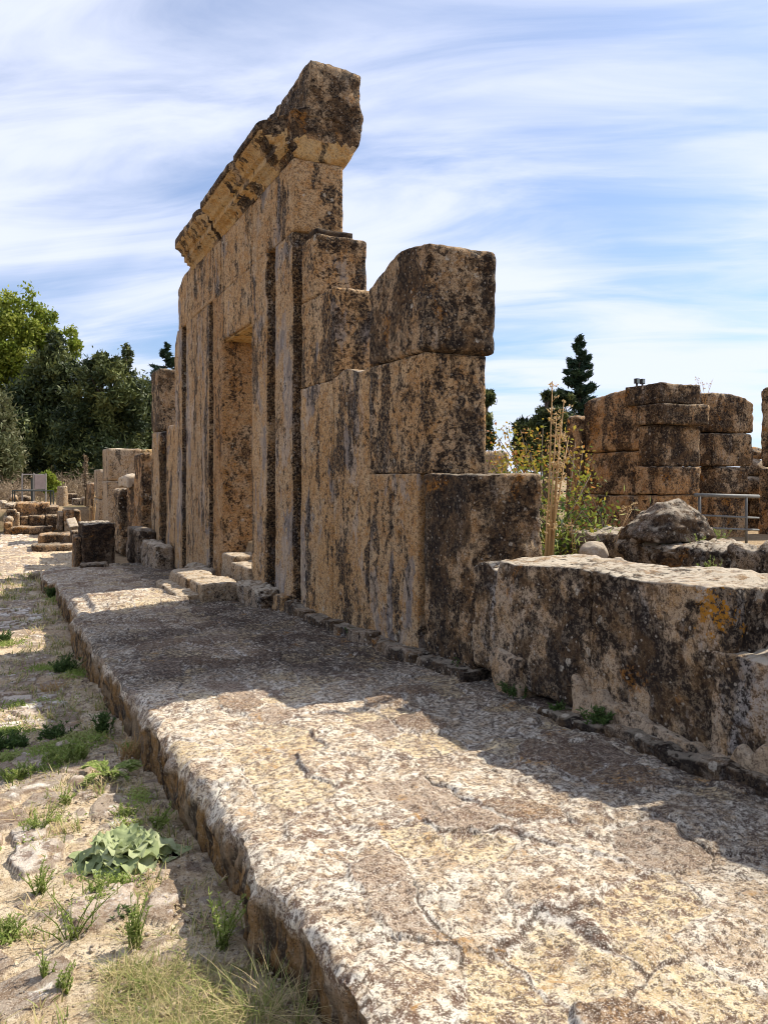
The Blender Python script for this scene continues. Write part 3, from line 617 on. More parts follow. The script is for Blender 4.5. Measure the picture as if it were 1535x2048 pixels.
# ------------------------------------------------------------------ walls beyond the facade
fp = empty('narrow_pier', (3.07, 16.6, -.5), 'narrow ruined pier just beyond the far end of the facade', 'pier', 'standing piers beyond the facade')
block('shaft', (XF, XB, 16.22, 17.15, -.6, 2.3), M['jambstone'], fp, 80, res=.05, rr=.03, amp=.015)
block('shaft', (XF, XB, 16.22, 17.15, 2.31, 3.62), M['crust'], fp, 81, res=.05, rr=.05, amp=.02)
block('infill', (2.80, XB, 14.56, 15.54, -.6, 2.36), M['front'], fp, 82, res=.05, rr=.04, amp=.015)
block('backing', (2.98, XB, 15.5, 16.25, -.6, 2.2), M['gap'], fp, 83, res=.06, rr=.03, amp=.015)
fr = empty('rubble_wall', (3.0, 18.8, -.5), 'crumbling rubble wall with a jagged near end behind the narrow pier', 'wall')
block('wall_face', (2.75, 3.35, 18.3, 19.5, -.7, 1.90), M['ruin'], fr, 84, res=.06, rr=.05, amp=.03)
block('broken_end', (3.10, 3.8, 17.3, 18.35, -.7, 1.2), M['crust'], fr, 85, res=.05, rr=.12, amp=.07)
t = empty('squared_pier', (3.3, 25.3, -.6), 'tallest squared pale pier, with a white broken slab before it', 'pier', 'standing piers beyond the facade')
block('shaft', (2.75, 3.75, 25.0, 26.6, -.7, 1.20), M['paleblock'], t, 86, res=.08, rr=.03, amp=.015)
block('shaft', (2.75, 3.75, 25.0, 26.6, 1.21, 2.22), M['paleblock'], t, 87, res=.08, rr=.03, amp=.015)
block('side_stone', (3.76, 4.15, 24.9, 26.2, -.7, 2.20), M['cornice'], t, 88, res=.09, rr=.03, amp=.015)
t = empty('squared_pier', (2.9, 28.2, -.6), 'middle-height pale pier left of the tallest squared one', 'pier', 'standing piers beyond the facade')
block('shaft', (2.75, 3.3, 27.9, 29.4, -.7, .55), M['paleblock'], t, 89, res=.09, rr=.03, amp=.015); block('shaft', (2.75, 3.3, 27.9, 29.4, .56, 1.57), M['paleblock'], t, 90, res=.09, rr=.03, amp=.015)
t = empty('squared_pier', (2.9, 31, -.6), 'brown pier third from the tallest, behind the dark cube block', 'pier', 'standing piers beyond the facade')
block('shaft', (2.75, 3.3, 30.4, 32.6, -.7, 1.07), M['ruin'], t, 91, res=.09, rr=.03, amp=.02)
t = empty('squared_pier', (2.9, 34, -.6), 'lowest and leftmost pier of the row, beside the tall dead stalk', 'pier', 'standing piers beyond the facade')
block('shaft', (2.75, 3.3, 33.8, 35.2, -.2, .46), M['paleblock'], t, 92, res=.09, rr=.03, amp=.02)
t = empty('broken_block', (3.0, 21.2, -.7), 'broken rubble stub capped with white stone before the squared pier', 'broken wall')
block('rubble', (2.55, 3.15, 20.8, 22.2, -.7, 1.0), M['crust'], t, 93, res=.06, rr=.10, amp=.05)
block('rubble', (2.75, 3.55, 19.55, 20.7, -.7, 1.15), M['ruin'], t, 94, res=.06, rr=.10, amp=.06)
block('capping_slab', (2.60, 3.65, 19.6, 21.2, 1.10, 1.34), M['whitestone'], t, 95, res=.04, rr=.03, amp=.03, warp=lambda V: V+np.stack([V[:, 0]*0, V[:, 1]*0, .03*np.sin(V[:, 0]*7+1)+.06*fbm(V, 2, 3, 3)], 1))
cube = empty('dark_cube_block', (1.6, 18, -.6), 'large near-black cube block standing alone at the end of the pavement', 'stone block')
block('block', (1.34, 1.98, 16.8, 17.9, -.65, .38), M['cubestone'], cube, 96, res=.035, rr=.06, amp=.02, pit=.03)
block('side_slab', (1.22, 1.335, 16.85, 17.9, -.75, .10), M['ruin'], cube, 97, res=.05, rr=.04, amp=.02)
o = single('slab_fragment', (1.1, 1.28, 17.0, 17.6, .36, .40), 'whitestone', 98, 'thin white slab fragment leaning on top of the dark cube block', 'slab', res=.03, rr=.012, amp=.006); o.rotation_euler = (R(14), R(-10), 0)
single('flat_stone', (1.25, 1.75, 15.9, 16.35, -.5, -.36), 'plinth', 99, 'small dark flat stone lying in front of the dark cube block', 'stone', res=.03, rr=.05, amp=.02)
# shallow steps left of the cube
t = empty('low_steps', (1.2, 23.4, -.7), 'pair of low dark stone steps left of the dark cube block', 'steps')
block('step', (0.55, 2.3, 22.6, 23.4, -.75, -.52), M['crust'], t, 100, res=.05, rr=.05, amp=.02); block('step', (0.75, 2.35, 23.45, 24.4, -.75, -.30), M['ruin'], t, 101, res=.05, rr=.06, amp=.03)
block('corner_stone', (1.55, 2.05, 22.95, 23.5, -.5, -.18), M['crust'], t, 102, res=.05, rr=.05, amp=.02)
# sunken forecourt: low block walls across the path
lw = empty('low_cross_wall', (0.9, 30.6, -.7), 'low wall of brown blocks across the end of the path', 'wall')
def L3(u, v, Y, x=None):
    "point at distance Y along the wall direction seen through photo pixel (u, v)"
    t_ = (u-767.5)/FPX; c_, s_ = math.cos(R(HEAD)), math.sin(R(HEAD)); Z = Y/(c_-t_*s_); return Z*(t_*c_+s_), Y, EYE+(950-v)*Z/FPX
def across(name, u0, u1, v0, v1, Y, dy, mat, par, seed, **k):
    a = L3(u0, v0, Y); b = L3(u1, v1, Y); k.setdefault('res', .07); k.setdefault('rr', .05); k.setdefault('amp', .025)
    return block(name, (a[0], b[0], Y, Y+dy, b[2], a[2]), M[mat], par, seed, **k)
for i, (u0, u1, v0, v1, Y, m_) in enumerate([(26, 40, 1026, 1056, 29.6, 'paleblock'), (41, 57, 1033, 1056, 29.7, 'crust'), (58, 91, 1032, 1055, 29.7, 'ruin'), (92, 116, 1031, 1060, 29.6, 'crust'), (127, 148, 1019, 1042, 28.6, 'ruin'), (128, 146, 1042, 1064, 28.6, 'paleblock'), (149, 162, 1021, 1046, 29.6, 'ruin')]):
    across('wall_block', u0, u1, v0, v1, Y, .8, m_, lw, 110+i)
across('base_course', 8, 108, 1055, 1066, 29.2, .6, 'ruin', lw, 120); across('pillar_stone', 117, 127, 1023, 1062, 28.6, .7, 'rock', lw, 121, rr=.03)
rw = empty('terrace_wall', (0.6, 30.7, -.3), 'rough brown retaining wall behind the low cross wall', 'wall')
across('wall_face', 28, 100, 1006, 1045, 30.6, .6, 'ruin', rw, 123, amp=.05, rr=.06); across('wall_face', 90, 118, 1012, 1040, 30.5, .5, 'crust', rw, 124, amp=.05)
for i, (u0, u1, v0, v1) in enumerate([(2, 16, 1004, 1018), (12, 30, 1008, 1018), (14, 32, 1020, 1032), (10, 26, 1034, 1044), (8, 24, 1045, 1056)]):
    across('rubble_stone', u0, u1, v0, v1, 29.4-.3*i, .8, ('paleblock', 'rock', 'crust', 'paleblock', 'ruin')[i], rw, 126+i, rr=.06, amp=.06)

# terrace furniture
sb = empty('information_board', (0.5, 33, .15), 'faded information board in a two-bay grey metal frame', 'sign board')
def P(u, v, Y): return Vector(L3(u, v, Y))
YB = 34.0
for (u, v0, v1, mm) in ((45, 947, 1004, 'greysteel'), (68, 946, 1004, 'greysteel'), (92, 947, 1003, 'greysteel')):
    a = P(u, v0, YB); link_mesh('post', *merge([tube_geo([(a.x, YB, a.z), (a.x, YB, .1)], .035)]), M[mm], sb, smooth=False)
for (u0, u1, v) in ((45, 68, 949), (45, 68, 980), (68, 92, 980), (68, 92, 949)):
    a = P(u0, v, YB); b = P(u1, v, YB); link_mesh('cross_rail', *tube_geo([a, b], .025), M['greysteel'], sb, smooth=False)
a = P(70, 950, YB); b = P(91, 978, YB); link_mesh('panel', *box_geo(a.x, b.x, YB-.03, YB+.01, b.z, a.z), M['board'], sb, smooth=False)
a = P(67, 947, YB+.1); link_mesh('post', *tube_geo([(a.x-.05, YB+.12, a.z-.2), (a.x-.05, YB+.12, .1)], .05), M['darkiron'], sb, smooth=False)
fn = empty('iron_barrier', (0.6, 33.2, .15), 'low dark iron barrier in front of the information board', 'barrier')
YF = 33.2
for u in (26, 30, 64, 102, 107):
    a = P(u, 981, YF); link_mesh('post', *tube_geo([(a.x, YF, a.z), (a.x, YF, .1)], .028), M['darkiron'], fn, smooth=False)
link_mesh('rail', *tube_geo([P(25, 981, YF), P(107, 982, YF)], .028), M['darkiron'], fn, smooth=False)
ds = P(125, 972, 33.5); dz0 = 0.08
col = []
for i in range(15):
    t_ = i/14; col.append((ds.x, 33.5, dz0+(ds.z-dz0)*t_))
V, F = tube_geo(col, [0.235-0.05*(i/14)-.02*(i == 14) for i in range(15)], 28); V = np.array(V); V += (fbm(V, 5, 3, 3)*.012)[:, None]*np.array([1, 1, .3])
o = link_mesh('column_stump', V, F, M['paleblock']); loc_origin(o, (ds.x, 33.5, dz0)); tag(o, 'round tapering column stump standing on the terrace', 'column')
for (u0, u1, v0, v1, Y, l) in ((134, 156, 988, 1000, 35, 'dark squared block right of the column stump'), (146, 162, 997, 1003, 34, 'thin grey slab lying in front of the dark squared block'), (19, 36, 989, 1003, 34.6, 'black stone left behind the iron barrier'), (40, 64, 990, 1004, 34.6, 'pair-topped black stone behind the iron barrier, under the board frame')):
    a = L3(u0, v0, Y); b = L3(u1, v1, Y); V, F = rock_geo(((a[0]+b[0])/2, Y, b[2]+(a[2]-b[2])*.4), ((b[0]-a[0])*.58, .35, (a[2]-b[2])*.62), int(u0), 3, .12)
    if u0 > 100: V, F = rough_box(a[0], b[0], Y, Y+.5, .05, a[2], res=.06, rr=.05, amp=.02, seed=int(u0))
    o = link_mesh('loose_stone', V, F, M['crust' if u0 != 146 else 'rock']); loc_origin(o, ((a[0]+b[0])/2, Y, .1)); tag(o, l, 'stone', 'loose stones on the terrace')

# ------------------------------------------------------------------ right-hand ruin
r1 = empty('ruined_pier', (8.0, 8.1, .4), 'big rust-brown ruined pier of stacked blocks with two floodlights on top', 'pier', 'ruined piers on the right')
def RB(n, bx, m_, par, s, **k):
    k.setdefault('res', .03); k.setdefault('rr', .014); k.setdefault('amp', .013); return block(n, bx, M[m_], par, s, **k)
RB('block', (7.70, 8.45, 7.75, 8.95, .3, 1.10), 'ruin', r1, 140); RB('block', (7.72, 8.45, 7.72, 8.92, 1.11, 1.72), 'ruin', r1, 141)
RB('block', (7.70, 8.45, 7.74, 8.90, 1.73, 2.60), 'ruin', r1, 142, rr=.08, warp=topwarp(1.9, 2.60, lambda y, x: 2.60-.10*np.clip(y-8.1, 0, 2)-.45*np.clip(y-8.75, 0, 1)))
RB('block', (7.66, 8.36, 7.36, 7.76, .3, 1.12), 'ruin', r1, 143); RB('block', (7.64, 8.38, 7.34, 7.78, 1.13, 1.50), 'ruin', r1, 144)
RB('block', (7.68, 8.40, 7.36, 7.76, 1.51, 2.05), 'crust', r1, 145); RB('block', (7.62, 8.47, 7.28, 7.76, 2.06, 2.33), 'crust', r1, 146); RB('block', (7.66, 8.40, 7.36, 8.0, 2.34, 2.61), 'crust', r1, 147)
RB('block', (7.62, 8.2, 8.93, 9.25, .3, 2.30), 'ruin', r1, 148, rr=.07)
r2 = empty('ruined_pier', (10.0, 8.6, .4), 'second ruined pier right of the floodlit one, rounded top corner', 'pier', 'ruined piers on the right')
for i, (a, b, c_, d_) in enumerate([(9.84, 10.60, .3, 1.08), (9.86, 10.64, 1.09, 1.52), (9.78, 10.72, 1.53, 2.05), (9.80, 10.74, 2.06, 2.66)]):
    RB('block', (a, b, 8.35, 9.2, c_, d_), ('ruin', 'crust', 'crust', 'crust')[i], r2, 150+i, rr=.06, **({'warp': topwarp(2.1, 2.66, lambda y, x: 2.68-.10*np.clip(x-10.2, 0, 1)-.5*np.clip(x-10.55, 0, 1))} if i == 3 else {}))
r3 = empty('ruined_pier', (10.9, 8.9, .4), 'ruined pier cut off by the right edge of the view', 'pier', 'ruined piers on the right')
a = L3(1516, 775, 8.8); RB('block', (a[0], a[0]+1.2, 8.0, 8.8, .3, 1.5), 'ruin', r3, 160); RB('block', (a[0]+.02, a[0]+1.2, 8.0, 8.8, 1.51, a[2]), 'crust', r3, 161, rr=.07)
rb = empty('rubble_heap', (10.3, 10.5, .4), 'low heap of pale rubble between the second and third ruined piers', 'rubble')
for i, (u, v, sz) in enumerate([(1505, 925, .28), (1512, 900, .2), (1500, 960, .4), (1520, 950, .35), (1508, 990, .4)]):
    a = L3(u, v, 9.6); V, F = rock_geo((a[0], 9.6, a[2]-sz*.5), (sz*.8, sz, sz*.8), 170+i, 3, .2); link_mesh('stone', V, F, M['ruin' if i % 2 else 'paleblock'], rb)
a = L3(1500, 1000, 9.6); V, F = rough_box(a[0]-.5, a[0]+2, 9.5, 10.2, .3, 1.25, res=.06, rr=.08, amp=.05, seed=178); link_mesh('rubble_base', V, F, M['ruin'], rb)
# a distant low wall behind the shrub, below the trees
single('distant_wall', (7.0, 12.5, 17.5, 18.1, .2, 2.05), 'paleblock', 179, 'distant pale wall seen through the yellowing shrub', 'wall', res=.12, rr=.04, amp=.03)
for i, u in enumerate((1273, 1284)):
    a = L3(u, 768, 7.95); fl = empty('floodlight', (a[0], 7.95, 2.6), ('left' if i == 0 else 'right')+' of the two small black floodlights on top of the ruined pier', 'floodlight', 'floodlights on the ruined pier')
    h = link_mesh('housing', *box_geo(a[0]-.028, a[0]+.028, 7.93, 7.98, 2.665, 2.735), M['black'], fl, smooth=False)
    link_mesh('lens', *box_geo(a[0]-.022, a[0]+.022, 7.925, 7.9295, 2.673, 2.727), M['glass'], fl, smooth=False)
    link_mesh('bracket', *box_geo(a[0]-.01, a[0]+.01, 7.945, 7.965, 2.56, 2.6645), M['black'], fl, smooth=False)
# rails
def rail(uu, vs, Y, posts, label):
    r = empty('handrail', tuple(P(uu[0], 1060, Y)), label, 'handrail', 'steel handrails among the ruins')
    for i, (v0, v1) in enumerate(vs): link_mesh('rail', *tube_geo([P(uu[0], v0, Y), P(uu[1], v1, Y)], .024 if i == 0 else .013, 8), M['steel'], r)
    for u in posts: a = P(u, vs[0][0], Y); link_mesh('post', *tube_geo([(a.x, Y, a.z), (a.x, Y, .4)], .018, 8), M['steel'], r)
rail((1388, 1516), ((990, 993), (1030, 1036), (1055, 1060)), 6.9, (1398, 1491), 'galvanised handrail with lower bars before the right ruins')
rail((1085, 1172), ((957, 959), (982, 984)), 9.6, (1148,), 'thin steel handrail glimpsed behind the shrub')
# back wall and boulder behind the parapet
bw = empty('back_wall', (5.6, 4.5, .4), 'rough low inner wall behind the parapet carrying the boulder', 'wall')
def bwp(u, v, x): 
    t_ = (u-767.5)/FPX; c_, s_ = math.cos(R(HEAD)), math.sin(R(HEAD)); Z = x/(t_*c_+s_); return Z*(c_-t_*s_), EYE+(950-v)*Z/FPX
RB('block', (4.15, 4.8, 4.25, 5.15, .3, .93), 'rock', bw, 180, res=.022, rr=.10, amp=.035, pit=.04)
RB('block', (4.2, 5.0, 3.42, 4.28, .3, .89), 'rock', bw, 181, res=.022, rr=.09, amp=.04, pit=.04)
RB('block', (4.2, 5.0, 2.55, 3.45, .3, .94), 'rock', bw, 182, res=.022, rr=.09, amp=.04, pit=.04)
RB('block', (4.5, 5.4, 1.9, 2.6, .3, 1.0), 'rock', bw, 183, res=.03, rr=.09, amp=.04)
bc = L3(1340, 1085, 4.15)
V, F = rock_geo((0, 0, 0), (.31, .28, .27), 7, 5, .20)
V[:, 2] += .12; tt = np.clip(V[:, 2]/.38, 0, 1); V[:, 0] *= (1.30-.40*tt); V[:, 1] *= (1.15-.2*tt); V *= np.array([1.05, .95, .74])
V += np.array([bc[0]+.09, 4.25, .90]); o = link_mesh('boulder', V, F, M['darkrock']); loc_origin(o, (bc[0], 4.25, .91)); tag(o, 'dark lichen-spotted boulder sitting on the inner wall', 'boulder')
V, F = rock_geo((5.75, 3.6, 1.0), (.42, .4, .26), 17, 4, .2); o = link_mesh('boulder', V, F, M['rock']); loc_origin(o, (5.75, 3.6, .7)); tag(o, 'rounded brown boulder at the right edge below the handrail', 'boulder')
for (u, v, w_, h_, Yy, l, sd) in ((1188, 1107, 68, 42, 4.05, 'largest white rounded stone lying behind the parapet', 3), (1192, 1127, 42, 16, 3.62, 'small flat yellowish stone in front of the white rounded one', 4), (1236, 1126, 38, 20, 3.66, 'small yellowish stone right of the white rounded one', 5)):
    a = L3(u, v, Yy); Z_ = Yy/.83; V, F = rock_geo(a, (w_*Z_/FPX*.5, w_*Z_/FPX*.45, h_*Z_/FPX*.62), sd+20, 4, .10); o = link_mesh('rounded_stone', V, F, M['whitestone']); loc_origin(o, (a[0], a[1], a[2]-.08)); tag(o, l, 'stone', 'rounded stones behind the parapet')

# ------------------------------------------------------------------ vegetation
def quads(Cn, D, W, rnd, name, mat, parent=None):
    "one small diamond-shaped leaf per centre; D = half-length vector, W = half-width vector"
    n = len(Cn); V = np.stack([Cn-D, Cn+W-D*.1, Cn+D, Cn-W-D*.1], 1).reshape(-1, 3); F = np.arange(n*4).reshape(n, 4)
    return link_mesh(name, V, F, M[mat], parent, smooth=False, fattrs={'rnd': rnd})
def unit(v): return v/np.maximum(np.linalg.norm(v, axis=1, keepdims=True), 1e-9)
def blobs_crown(blobs, n, size, seed, mat, parent, name='crown', elong=2.0, sig=.22, out=.5, up=.2, nclump=26):
    g = np.random.RandomState(seed); cs, ds, rs = [], [], []
    vol = np.array([b[3]*b[5] for b in blobs]); vol = vol/vol.sum()
    for b, f in zip(blobs, vol):
        m = max(20, int(n*f)); K = max(6, int(nclump)); dirs = unit(g.normal(size=(K, 3))); rad = g.uniform(.35, 1.0, K)[:, None]**.6
        cc = dirs*rad*np.array(b[3:6]); ci = g.randint(0, K, m)
        p = cc[ci]+g.normal(size=(m, 3))*np.array(b[3:6])*sig*(0.6+.8*g.rand(K)[ci])[:, None]
        cs.append(p+np.array(b[:3])); ds.append(unit(p/np.array(b[3:6]))); rs.append(np.clip(g.rand(K)[ci]*.75+g.rand(m)*.35, 0, 1))
    c = np.concatenate(cs); d = np.concatenate(ds); r = np.concatenate(rs)
    D = unit(d*out+g.normal(size=c.shape)*.8+np.array([0, 0, up])); Wd = unit(np.cross(D, g.normal(size=c.shape)))
    s = size*g.uniform(.6, 1.4, (len(c), 1)); return quads(c, D*s*.5*elong**.5, Wd*s*.5/elong**.5, r, name, mat, parent)
def tree(name, Y, base, blobs, n, size, mat, seed, label, cat='tree', group=None, trunk_r=.25, **k):
    "base = (u, z); blobs = (u, v, rx px, rz px) as seen from the path, given their true distance Y"
    b0 = L3(base[0], 950, Y); t = empty(name, (b0[0], Y, base[1]), label, cat, group); sc = Y/.87/FPX; g = random.Random(seed); B = []
    for (u, v, a, c_) in blobs:
        q = L3(u, v, Y); dy = g.uniform(-.4, .4)*a*sc; B.append((q[0], Y+dy, q[2], a*sc, max(a, c_)*sc*.9, c_*sc))
    gs = []; top = max(B, key=lambda b: b[2]); tp = [Vector((b0[0], Y, base[1]-.1)), Vector((b0[0]*.7+top[0]*.3, Y, base[1]+(top[2]-base[1])*.45)), Vector((top[0], top[1], top[2]))]
    gs.append(tube_geo([tp[0], tp[0].lerp(tp[1], .5)+Vector((.08, 0, 0)), tp[1], tp[1].lerp(tp[2], .55), tp[2]], [trunk_r, trunk_r*.8, trunk_r*.6, trunk_r*.35, .03], 8))
    for b in B:
        s0 = tp[0].lerp(tp[1], g.uniform(.5, 1)); e_ = Vector(b[:3]); mid_ = s0.lerp(e_, .55)+Vector((0, 0, .15*abs(e_.z-s0.z)))
        gs.append(tube_geo([s0, mid_, e_], [trunk_r*.4, trunk_r*.25, .02], 6))
        for _ in range(3):
            o_ = e_+Vector((g.uniform(-1, 1)*b[3], g.uniform(-1, 1)*b[4], g.uniform(-.6, 1)*b[5]))*.75; gs.append(tube_geo([mid_, mid_.lerp(o_, .6)+Vector((0, 0, .1)), o_], [trunk_r*.18, trunk_r*.12, .01], 5))
    link_mesh('trunk', *merge(gs), M['bark'], t); blobs_crown(B, n, size, seed, mat, t, **k); return t
def conifer(name, u, vtop, Y, zb, width, seed, label, group=None, mat='spruce', low=0.0, n=14000, rag=.25, lean=0.0):
    top = L3(u, vtop, Y); H = top[2]-zb; t = empty(name, (top[0], Y, zb), label, 'tree', group); sc = Y/.85/FPX; g = np.random.RandomState(seed)
    gs = [tube_geo([(top[0], Y, zb-.1), (top[0], Y, zb+H*.5), (top[0]+lean*.5, Y, zb+H*.98)], [H*.018, H*.012, .01], 8)]
    NB_ = int(H*9); c, D, W_, r = [], [], [], []
    for i in range(NB_):
        f = (i+.5)/NB_; z0 = zb+H*(low+(1-low)*f); L = width*sc*((1-f)**.8)*(1+rag*g.uniform(-1, 1))+.12; a = g.uniform(0, 6.283)
        d = np.array([math.cos(a), math.sin(a), .0]); rise = g.uniform(-.05, .35); lean_x = lean*max(0, f-.5)
        p0 = np.array([top[0]+lean_x, Y, z0]); gs.append(tube_geo([tuple(p0), tuple(p0+d*L*.95+np.array([0, 0, rise*L]))], [.03, .008], 4))
        m = max(8, int(n/NB_*(.35+1.3*(1-f)))); s = g.rand(m)**.7; q = p0+d*(s*L)[:, None]; q[:, 2] += rise*L*s*s-.06*L
        side = np.array([-d[1], d[0], 0]); q += side*(g.normal(size=m)*L*.13*(1.1-s*.6))[:, None]; q[:, 2] += g.normal(size=m)*.07+.02
        c.append(q); D.append(d[None]*.6+side*g.normal(size=(m, 1))*.6+np.array([0, 0, .45])+g.normal(size=(m, 3))*.25); r.append(np.clip(s*.6+g.rand(m)*.5, 0, 1))
    c = np.concatenate(c); D = unit(np.concatenate(D)); Wd = unit(np.cross(D, g.normal(size=c.shape))); r = np.concatenate(r); s = .17*(Y/30)**.5*g.uniform(.6, 1.4, (len(c), 1))
    link_mesh('trunk', *merge(gs), M['bark'], t); quads(c, D*s*.85, Wd*s*.2, r, 'crown', mat, t); return t

G1 = 'trees beyond the terrace'
tree('broadleaf_tree', 62, (40, .1), [(45, 640, 42, 46), (5, 690, 60, 60), (90, 660, 26, 30), (60, 720, 60, 50), (130, 690, 24, 32), (0, 780, 45, 70), (148, 700, 12, 24), (70, 790, 60, 60), (-60, 700, 60, 80)], 42000, .19, 'euc', 201, 'tall bright green broad-leaved tree at the left edge', group=G1, trunk_r=.35, sig=.115, nclump=40, out=.3)
tree('dark_evergreen_tree', 54, (95, .1), [(110, 760, 45, 50), (80, 830, 60, 60), (150, 800, 50, 60), (60, 900, 60, 60), (130, 890, 60, 70), (112, 700, 14, 30), (20, 870, 50, 70)], 46000, .20, 'conifer', 202, 'dark spreading evergreen in front of the bright green tree', group=G1, trunk_r=.4, elong=3, sig=.13, nclump=44)
tree('dark_evergreen_tree', 50, (190, .1), [(205, 780, 48, 50), (180, 850, 60, 60), (240, 850, 45, 70), (210, 920, 70, 50), (232, 735, 20, 20), (255, 712, 9, 18), (205, 722, 14, 14), (160, 920, 50, 50), (265, 800, 18, 40)], 50000, .18, 'conifer', 203, 'dark evergreen with an upswept top limb in the middle of the trees', group=G1, trunk_r=.35, elong=3, sig=.12, nclump=46)
tree('dark_evergreen_tree', 56, (275, .1), [(280, 880, 40, 60), (290, 810, 22, 40), (300, 930, 60, 40)], 22000, .2, 'conifer', 204, 'lower dark evergreen filling the gap beside the narrow pier', group=G1, elong=3)
conifer('conifer_tree', 332, 688, 60, .1, 75, 205, 'ragged pointed conifer rising behind the narrow pier', G1, 'spruce', .1, 14000, .5)
tree('olive_tree', 44, (-12, .1), [(-5, 880, 28, 50), (8, 920, 26, 40), (-20, 830, 30, 30), (12, 855, 12, 14)], 16000, .15, 'olive', 206, 'dusty olive-green tree at the left edge below the tall one', group=G1, trunk_r=.15, elong=3)
tree('small_bush', 37.5, (99, .1), [(98, 958, 11, 10), (101, 972, 13, 10)], 3500, .11, 'euc', 207, 'small bright green bush right of the information board', 'bush', elong=1.6, trunk_r=.04)
G2 = 'conifers beyond the right ruins'
conifer('conifer_tree', 1158, 676, 30, .2, 78, 211, 'tall pointed conifer between the shrub and the right ruins', G2, 'spruce', .1, 30000, .28)
tree('dark_evergreen_tree', 29, (1090, .2), [(1100, 850, 40, 40), (1060, 870, 34, 30), (1120, 800, 30, 16), (1092, 790, 12, 9), (1110, 910, 50, 40), (1050, 910, 24, 30), (1030, 855, 10, 8)], 26000, .17, 'conifer', 212, 'dark low-crowned evergreen behind the shrub, left of the pointed conifer', group=G2, elong=4, sig=.13, nclump=40, out=.8)
tree('dark_evergreen_tree', 27, (960, .2), [(960, 800, 22, 12), (965, 840, 16, 16), (960, 880, 18, 22), (975, 787, 12, 5)], 7000, .15, 'conifer', 213, 'sliver of a dark evergreen showing past the edge of the block pier', group=G2, elong=3)
# dry scrub on the terrace
g = np.random.RandomState(300); n = 26000
cl = np.stack([g.uniform(-9, 9, 60), g.uniform(38.5, 44, 60), g.uniform(.2, .8, 60)], 1); ci = g.randint(0, 60, n); p = cl[ci]+g.normal(size=(n, 3))*np.array([.6, .4, .32]); p[:, 2] = np.abs(p[:, 2]-.12)+.1
D = unit(g.normal(size=(n, 3))+np.array([0, 0, .8])); o = quads(p, D*.16, unit(np.cross(D, g.normal(size=(n, 3))))*.012, g.rand(n), 'scrub', 'scrub'); tag(o, 'dry tangled scrub below the trees on the terrace', 'scrub', kind='stuff')

# yellowing shrub behind the low block
sh = empty('yellowing_shrub', (4.4, 5.6, .42), 'yellow, green and orange leaved shrub growing behind the low block and parapet', 'shrub')
g = random.Random(5); gs = []; pts = []
tips = [L3(u, v, y_) for (u, v, y_) in [(995, 880, 6.1), (1020, 890, 5.9), (1050, 885, 6), (980, 925, 5.8), (1040, 915, 5.9), (1010, 935, 5.7), (985, 860, 6.2), (1010, 850, 6.4), (1040, 860, 6.3), (1075, 865, 6.0), (975, 900, 6), (1060, 905, 5.6), (1000, 915, 6.4), (1030, 930, 5.8), (1100, 880, 5.9), (1150, 885, 5.8), (1165, 900, 5.6), (1160, 950, 5.4), (1180, 950, 5.2), (1195, 1010, 5.1), (1170, 1010, 5.0), (1140, 990, 5.2), (1150, 1040, 5.0), (1180, 1050, 5.0), (1120, 1040, 5.1), (1130, 1080, 5.0), (1100, 940, 5.8), (1095, 1000, 5.3), (1190, 1075, 4.9), (970, 940, 6), (1085, 850, 6.0), (1120, 850, 6.0), (1160, 1080, 4.9), (1100, 1070, 5.0)]]
base = [Vector((4.35, 5.3, .42)), Vector((3.95, 4.75, .42)), Vector((4.5, 4.9, .42))]
for i, tpn in enumerate(tips):
    b = base[0] if i < 17 or i == 30 else base[1+i % 2]; e_ = Vector(tpn); m_ = b.lerp(e_, .55)+Vector((g.uniform(-.1, .1), g.uniform(-.1, .1), .06)); gs.append(tube_geo([b, m_, e_], [.008, .006, .003], 5))
    for _ in range(85):
        t_ = g.random()**.55; q = b.lerp(m_, t_*2) if t_ < .5 else m_.lerp(e_, t_*2-1); pts.append((q.x+g.gauss(0, .075), q.y+g.gauss(0, .09), q.z+g.gauss(0, .06), t_))
link_mesh('stems', *merge(gs), M['bark'], sh)
pts = np.array(pts); gg = np.random.RandomState(6); c = pts[:, :3]; n = len(c)
D = unit(gg.normal(size=(n, 3))+np.array([0, 0, -.2])); s = gg.uniform(.012, .030, (n, 1)); rn = np.clip(.25+.45*sstep(1.0, 1.7, c[:, 2])+gg.normal(size=n)*.22+.35*(gg.rand(n) > .86), 0, 1)
quads(c, D*s, unit(np.cross(D, gg.normal(size=(n, 3))))*s*.55, rn, 'leaves', 'autumn', sh)
n = 2600; cc = np.stack([gg.uniform(3.6, 4.9, n), gg.uniform(4.5, 5.6, n), .42+np.abs(gg.normal(size=n))*.22], 1); D = unit(gg.normal(size=(n, 3))+np.array([0, 0, .8])); quads(cc, D*.035, unit(np.cross(D, gg.normal(size=(n, 3))))*.006, gg.rand(n), 'undergrowth', 'weed', sh)

